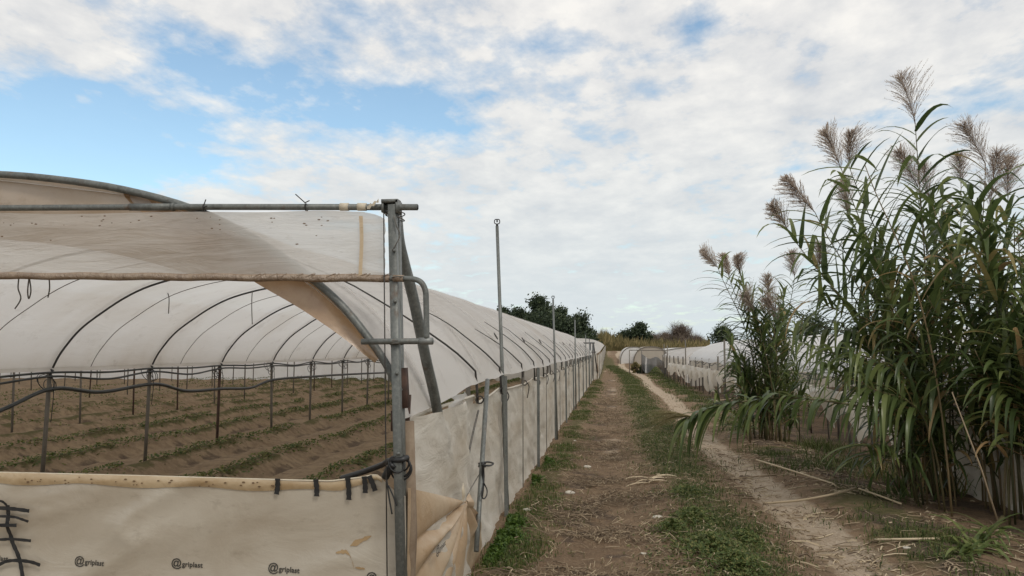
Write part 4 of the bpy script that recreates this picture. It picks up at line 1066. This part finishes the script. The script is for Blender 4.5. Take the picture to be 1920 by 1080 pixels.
# crop rows
def crops():
    m = MB()
    for rx in ROWS[1:14]:
        n = 6500 if rx > -10 else 2200
        for k in range(n):
            y = 5+36*U(0, 1)**1.4; wob = .1*float(fbm(rx*.2+5, y*.35, 3, 30)-.5)
            x = rx-wob+random.gauss(0, .085)
            if vn(rx*3.1, y*1.1, 8) < .16+.2*(rx < -8): continue
            z = h(x, y)+U(0, .07); s = U(.012, .03)*(1+.02*y); a = U(0, 6.283)
            t = Vector((U(-.8, .8), U(-.8, .8), U(.6, 1.4))).normalized(); d = t.orthogonal().normalized(); e = t.cross(d); d2 = d*math.cos(a)+e*math.sin(a); e2 = t.cross(d2); p = Vector((x, y, z))
            m.add([p-d2*s, p+e2*s*.5, p+d2*s, p-e2*s*.5], [(0, 1, 2, 3)], U(0, 1))
    return tag(m.build('crop_rows', MAT['crop'], None, smooth=False), 'low green seedlings growing in long rows under the greenhouse', 'crops', kind='stuff')
crops()
# straw and root litter
def litter(name, label, dens, n, xr_, yr_, Lr, wr, vr, pw=1.6, lift=.012, curl=.1):
    m = MB(); N = n*14
    X = RNG.uniform(xr_[0], xr_[1], N); Y = yr_[0]+(yr_[1]-yr_[0])*RNG.uniform(0, 1, N)**pw
    keep = RNG.uniform(0, 1, N) < dens(X, Y); X = X[keep][:n]; Y = Y[keep][:n]
    for x, y in zip(X, Y):
        L = Lr[0]+(Lr[1]-Lr[0])*random.random()**2.2; w = U(*wr); a = U(0, 6.283)
        if random.random() < .22: a = random.gauss(0, .5)
        P = []; q = Vector((x, y)); 
        for k in range(3):
            P.append((q.x, q.y, h(q.x, q.y)+lift*U(.2, 1.4)+(.02*U(0, 1) if k == 1 else 0))); a += U(-curl, curl); q = q+Vector((math.cos(a), math.sin(a)))*L/2
        m.tube(P, w, 3, cap=False, a=U(*vr))
    return tag(m.build(name, MAT['straw'], None, smooth=False), label, 'straw', kind='stuff')
def d_straw(x, y):
    c = fbm(x*1.6, y*1.6, 3, 120)
    return np.clip((gau(x, 2.0, .55)*.8+gau(x, 2.9, .6)*.8)*sst(.32, .6, c)*(1-.6*sst(9, 14, y)), 0, 1)
litter('straw_litter', 'pale chopped straw and reed bits strewn on the soil at right', d_straw, 2200, (1.0, 4.4), (4.8, 18), (.04, .26), (.0025, .008), (.1, 1), 1.4)
def d_root(x, y):
    c = fbm(x*2.1+3, y*2.1, 3, 130)
    return np.clip(gau(x, -.2, .42)*sst(.4, .6, c)*(1-.5*sst(8, 14, y)), 0, 1)
litter('root_litter', 'dry brown roots and stalks scattered over the dirt track', d_root, 4600, (-1., .9), (4.8, 26), (.04, .26), (.002, .0042), (0, .7), 1.5, .025, .7)
def d_bits(x, y): return np.clip(.5*gau(x, .6, 1.3), 0, 1)
litter('dry_bits', 'fine dry grass bits all over the track and grass', d_bits, 5000, (-1, 3.6), (4.8, 28), (.02, .13), (.0015, .0035), (.1, 1), 1.5, .03, .5)

# ---- far trees
def tree(px, pyt, y, wpx, label, mat='tree', name='tree', n=2600, ls=.26, group='trees at the end of the track', asp=1.0, bare=False):
    c = at(px, 655, Y=y); zb = h(c.x, y); zt = at(px, pyt, Y=y).z; hh = zt-zb; w = wpx*y/F*1.65; n = int(n*1.7)
    th = thing(name, (c.x, y, zb), label, 'tree' if name != 'bush' else 'bush', group)
    m = MB(); m.tube([(c.x, y, zb-.2), (c.x+U(-.1, .1), y, zb+hh*.4), (c.x+U(-.3, .3), y, zb+hh*.8)], [.05*hh**.5+.04, .1, .04], 7)
    lobes = []
    for k in range(13):
        a = U(0, 6.28); t = (.22 if name == 'tree' else .04)+.68*(k+U(0, 1))/11; rr = w*.5*U(.2, .85)*(1-.65*max(0, t-.5)/.4)
        lobes.append((Vector((c.x+rr*math.cos(a), y+rr*math.sin(a)*.8, zb+hh*t)), w*U(.11, .21)))
    lobes.append((Vector((c.x, y, zt-w*.1)), w*.13))
    for l, r in lobes: m.tube([(c.x, y, zb+hh*.3), (l.x*.6+c.x*.4, l.y*.6+y*.4, zb+hh*.2+l.z*.5-zb*.5+.0), tuple(l)], [.07, .05, .02], 5)
    m.build('trunk', MAT['bark'], th)
    m = MB()
    for k in range(n):
        l, r = random.choice(lobes); d = Vector((random.gauss(0, 1), random.gauss(0, 1), random.gauss(0, .75))).normalized()*r*U(.3, 1.0)**.6*(U(1.1, 1.6) if random.random() < .25 else 1)
        p = l+d
        if p.z < zb+(.3 if name == 'tree' else .02): continue
        s = ls*U(.4, 1.2)
        if bare:
            e = Vector((U(-1, 1), U(-1, 1), U(0, 1.6))).normalized()*s*3.4; q = e.orthogonal().normalized()*.02
            m.add([p-q, p+q, p+e], [(0, 1, 2)], U(0, 1))
        else:
            t = Vector((U(-1, 1), U(-1, 1), U(-.2, 1))).normalized(); o1 = t.orthogonal().normalized(); o2 = t.cross(o1)
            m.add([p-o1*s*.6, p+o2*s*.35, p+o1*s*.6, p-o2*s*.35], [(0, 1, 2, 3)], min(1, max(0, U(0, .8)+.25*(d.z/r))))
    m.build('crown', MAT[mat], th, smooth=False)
tree(945, 582, 88, 46, 'small dark round tree leftmost above the greenhouse roof')
tree(976, 584, 92, 44, 'dark tree between the leftmost small one and the tallest')
tree(1010, 564, 90, 60, 'tallest dark broad tree above the greenhouse roof', n=4200)
tree(1052, 586, 88, 58, 'dark tree right of the tallest one', n=3600)
tree(1088, 598, 90, 46, 'dark tree at the right end of the left grove', n=3000)
tree(1030, 598, 84, 90, 'low wide dark tree in front of the left grove', n=4200)
tree(985, 600, 94, 70, 'low dark tree filling the gap left of the tallest one', n=3600)
tree(1075, 606, 86, 60, 'low dark tree before the right end of the grove', n=3000)
tree(1197, 612, 104, 42, 'solitary dark green tree above the end of the track', n=3200)
tree(1276, 618, 100, 40, 'bare brown twiggy tree above the far tunnels', 'twig', n=2600, bare=True)
tree(1250, 628, 104, 36, 'low brown scrub tree left of the bare one', 'twig', 'bush', n=2200, bare=True)
tree(1306, 634, 100, 30, 'low brown scrub right of the bare tree', 'twig', 'bush', n=1800, bare=True)
tree(1168, 628, 108, 40, 'mid green tree just left of the dark green one', n=2600)
tree(1228, 630, 108, 34, 'thin brown scrub right of the dark green tree', 'twig', 'bush', n=1600, bare=True)
tree(1357, 618, 120, 44, 'flat topped dark pine right of the scrub, left of the reeds', n=3200)
tree(1520, 600, 110, 70, 'dark pine glimpsed behind the big reed clump', n=2600)
tree(1650, 610, 115, 120, 'wide dark tree hidden behind the big reed clump', n=2600)
def reedbank():
    m = MB()
    for k in range(9000):
        px = U(1098, 1330); y = U(92, 112); x = at(px, 655, Y=y).x
        if abs(px-1160) < 12 and y < 100: continue
        top = 634+8*float(vn(px*.06, 3, 5))-18*math.exp(-((px-1130)/26)**2)-8*math.exp(-((px-1160)/20)**2)-3*float(sst(1180, 1230, px))
        z0 = h(x, y); hh = (at(px, top+U(-6, 8), Y=y).z-z0)*U(.35, 1.0)
        z1 = z0+hh*U(.3, .7); s = U(.03, .07)
        d = Vector((U(-.35, .35), U(-.2, .2), 1)).normalized()
        p = Vector((x, y, z1)); q = p+d*hh*.45
        m.add([p-Vector((s, 0, 0)), p+Vector((s, 0, 0)), q], [(0, 1, 2)], U(0, 1))
        m.add([Vector((x-s*.4, y, z0)), Vector((x+s*.4, y, z0)), p], [(0, 1, 2)], U(0, .6))
    return tag(m.build('reed_bank', MAT['dryreed'], None, smooth=False), 'far bank of dry yellowish reeds closing the end of the track', 'reeds', kind='stuff')
reedbank()
tree(1191, 679, 52, 11, 'dark creeper bush at the foot of the shade net', 'dryreed', 'bush', n=500, ls=.16, group=None)
tree(1206, 684, 50.8, 14, 'low green weedy bush hugging the dark net', 'tree', 'bush', n=700, ls=.1, group=None)
tree(1160, 640, 112, 70, 'low olive scrub behind the end of the track', 'dryreed', 'bush', n=2600, ls=.3)
def woods():
    m = MB()
    for k in range(15000):
        x = U(-260, 260); y = 150+U(0, 22)
        top = 5+2.5*float(fbm(x*.06, 2, 3, 40)); z0 = h(x, y); z = z0+top*U(0, 1)**.8; s = U(.4, 1.1)
        t = Vector((U(-1, 1), U(-1, 1), U(-.2, 1))).normalized(); o1 = t.orthogonal().normalized(); o2 = t.cross(o1); p = Vector((x, y, z))
        m.add([p-o1*s*.6, p+o2*s*.4, p+o1*s*.6, p-o2*s*.4], [(0, 1, 2, 3)], U(0, .8))
    return tag(m.build('far_wood', MAT['tree'], None, smooth=False), 'dark line of woodland on the horizon', 'wood', kind='stuff')

# ---------------------------------------------------------------- sky, sun, camera
SUN_EL, SUN_AZ = 46, 142      # azimuth: direction the light comes from, degrees clockwise from +Y
def world():
    w = bpy.data.worlds.new('World'); S.world = w; w.use_nodes = True; nt = w.node_tree; nt.nodes.clear()
    sky = nd(nt, 'ShaderNodeTexSky', sky_type='NISHITA', sun_disc=False, sun_elevation=R(SUN_EL), sun_rotation=R(SUN_AZ), air_density=1.0, dust_density=1.0, ozone_density=1.0)
    tc = nd(nt, 'ShaderNodeTexCoord'); D = tc.outputs['Generated']
    sx = nd(nt, 'ShaderNodeSeparateXYZ'); lk(nt, D, sx.inputs[0])
    z = mth(nt, 'ADD', mth(nt, 'MAXIMUM', sx.outputs[2], 0.), .14)
    cb = nd(nt, 'ShaderNodeCombineXYZ'); lk(nt, mth(nt, 'DIVIDE', sx.outputs[0], z), cb.inputs[0]); lk(nt, mth(nt, 'DIVIDE', sx.outputs[1], z), cb.inputs[1])
    mp = nd(nt, 'ShaderNodeMapping', Rotation=(0, 0, R(20)), Scale=(1, .75, 1)); lk(nt, cb.outputs[0], mp.inputs[0]); P = mp.outputs[0]
    big_ = noise(nt, P, 1.1, 8, .55, .3); puff = noise(nt, P, 5.5, 9, .58, .15); rip = noise(nt, P, 12, 8, .6, .1)
    den = mth(nt, 'ADD', mth(nt, 'MULTIPLY', big_, .55), mth(nt, 'ADD', mth(nt, 'MULTIPLY', puff, .44), mth(nt, 'MULTIPLY', rip, .27)))
    holes = None
    for px, py, rx, rz, k in ((380, 130, .38, .085, .06), (120, 275, .18, .05, .22), (260, 300, .11, .035, .13), (60, 190, .14, .035, .10), (400, 115, .09, .045, .15), (750, 210, .07, .03, .16), (620, 195, .10, .03, .07), (980, 80, .10, .022, .11), (1310, 70, .03, .035, .12), (640, 30, .07, .03, .08), (1600, 225, .08, .010, .09), (1840, 195, .06, .012, .09), (480, 210, .14, .04, .05)):
        d = ray(px, py).normalized()
        v = nd(nt, 'ShaderNodeVectorMath', operation='SUBTRACT'); lk(nt, D, v.inputs[0]); v.inputs[1].default_value = d
        s = nd(nt, 'ShaderNodeVectorMath', operation='MULTIPLY'); lk(nt, v.outputs[0], s.inputs[0]); s.inputs[1].default_value = (1/rx, .5/rx, 1/rz)
        l = nd(nt, 'ShaderNodeVectorMath', operation='LENGTH'); lk(nt, s.outputs[0], l.inputs[0])
        g = mth(nt, 'MULTIPLY', mth(nt, 'POWER', 2.718, mth(nt, 'MULTIPLY', mth(nt, 'MULTIPLY', l.outputs['Value'], l.outputs['Value']), -1.)), k)
        holes = g if holes is None else mth(nt, 'ADD', holes, g)
    den = mth(nt, 'SUBTRACT', mth(nt, 'ADD', den, -.035), holes)
    cov = ramp(nt, den, [(.385, .05), (.465, .5), (.56, 1)])
    # cloud brightness: thin bright edges, greyer thick undersides
    shade = noise(nt, P, 3.2, 7, .55, .4)
    cc_ = ramp(nt, mth(nt, 'ADD', mth(nt, 'ADD', mth(nt, 'MULTIPLY', puff, .38), mth(nt, 'MULTIPLY', rip, .22)), mth(nt, 'MULTIPLY', shade, .4)), [(.39, (5.7, 5.85, 6.1)), (.49, (6.9, 6.88, 6.85)), (.60, (8.3, 8.1, 7.75))])
    el = nd(nt, 'ShaderNodeMapRange'); lk(nt, sx.outputs[2], el.inputs[0]); el.inputs[1].default_value = .02; el.inputs[2].default_value = .40; 
    low = mix(nt, el.outputs[0], (6.0, 6.65, 6.9), cc_)
    cl = mix(nt, .75, low, cc_); cl = mix(nt, el.outputs[0], low, cl)
    skyc = mix(nt, 1.0, sky.outputs[0], (1.5, 1.62, 1.5), 'MULTIPLY')
    hz = mth(nt, 'POWER', mth(nt, 'SUBTRACT', 1., mth(nt, 'MAXIMUM', sx.outputs[2], 0.), clamp=True), 14.)
    cov2 = mth(nt, 'MAXIMUM', cov, mth(nt, 'MULTIPLY', hz, .6))
    fin = mix(nt, cov2, skyc, cl)
    bg = nd(nt, 'ShaderNodeBackground', Strength=.1); lk(nt, fin, bg.inputs[0])
    o = nd(nt, 'ShaderNodeOutputWorld'); lk(nt, bg.outputs[0], o.inputs[0])
    w.cycles.sampling_method = 'AUTOMATIC'
world()
sl_ = bpy.data.lights.new('sun', 'SUN'); sl_.energy = 1.1; sl_.angle = R(14); sl_.color = (1, .93, .84)
so = bpy.data.objects.new('sun', sl_); COL.objects.link(so)
az = R(SUN_AZ); dv = Vector((math.sin(az)*math.cos(R(SUN_EL)), math.cos(az)*math.cos(R(SUN_EL)), math.sin(R(SUN_EL))))
so.rotation_euler = dv.to_track_quat('Z', 'Y').to_euler(); so.location = (0, 0, 30)
cam = bpy.data.cameras.new('camera'); cam.sensor_width = 36; cam.lens = 36*F/1920; cam.clip_end = 3000; cam.clip_start = .05
co = bpy.data.objects.new('camera', cam); COL.objects.link(co); co.location = CAM; co.rotation_euler = (R(90)+TH, 0, PS)
S.camera = co
S.view_settings.view_transform = 'Standard'; S.view_settings.look = 'None'; S.view_settings.exposure = .2; S.view_settings.gamma = 1
S.cycles.transparent_max_bounces = 16; S.cycles.max_bounces = 8; S.cycles.transmission_bounces = 6
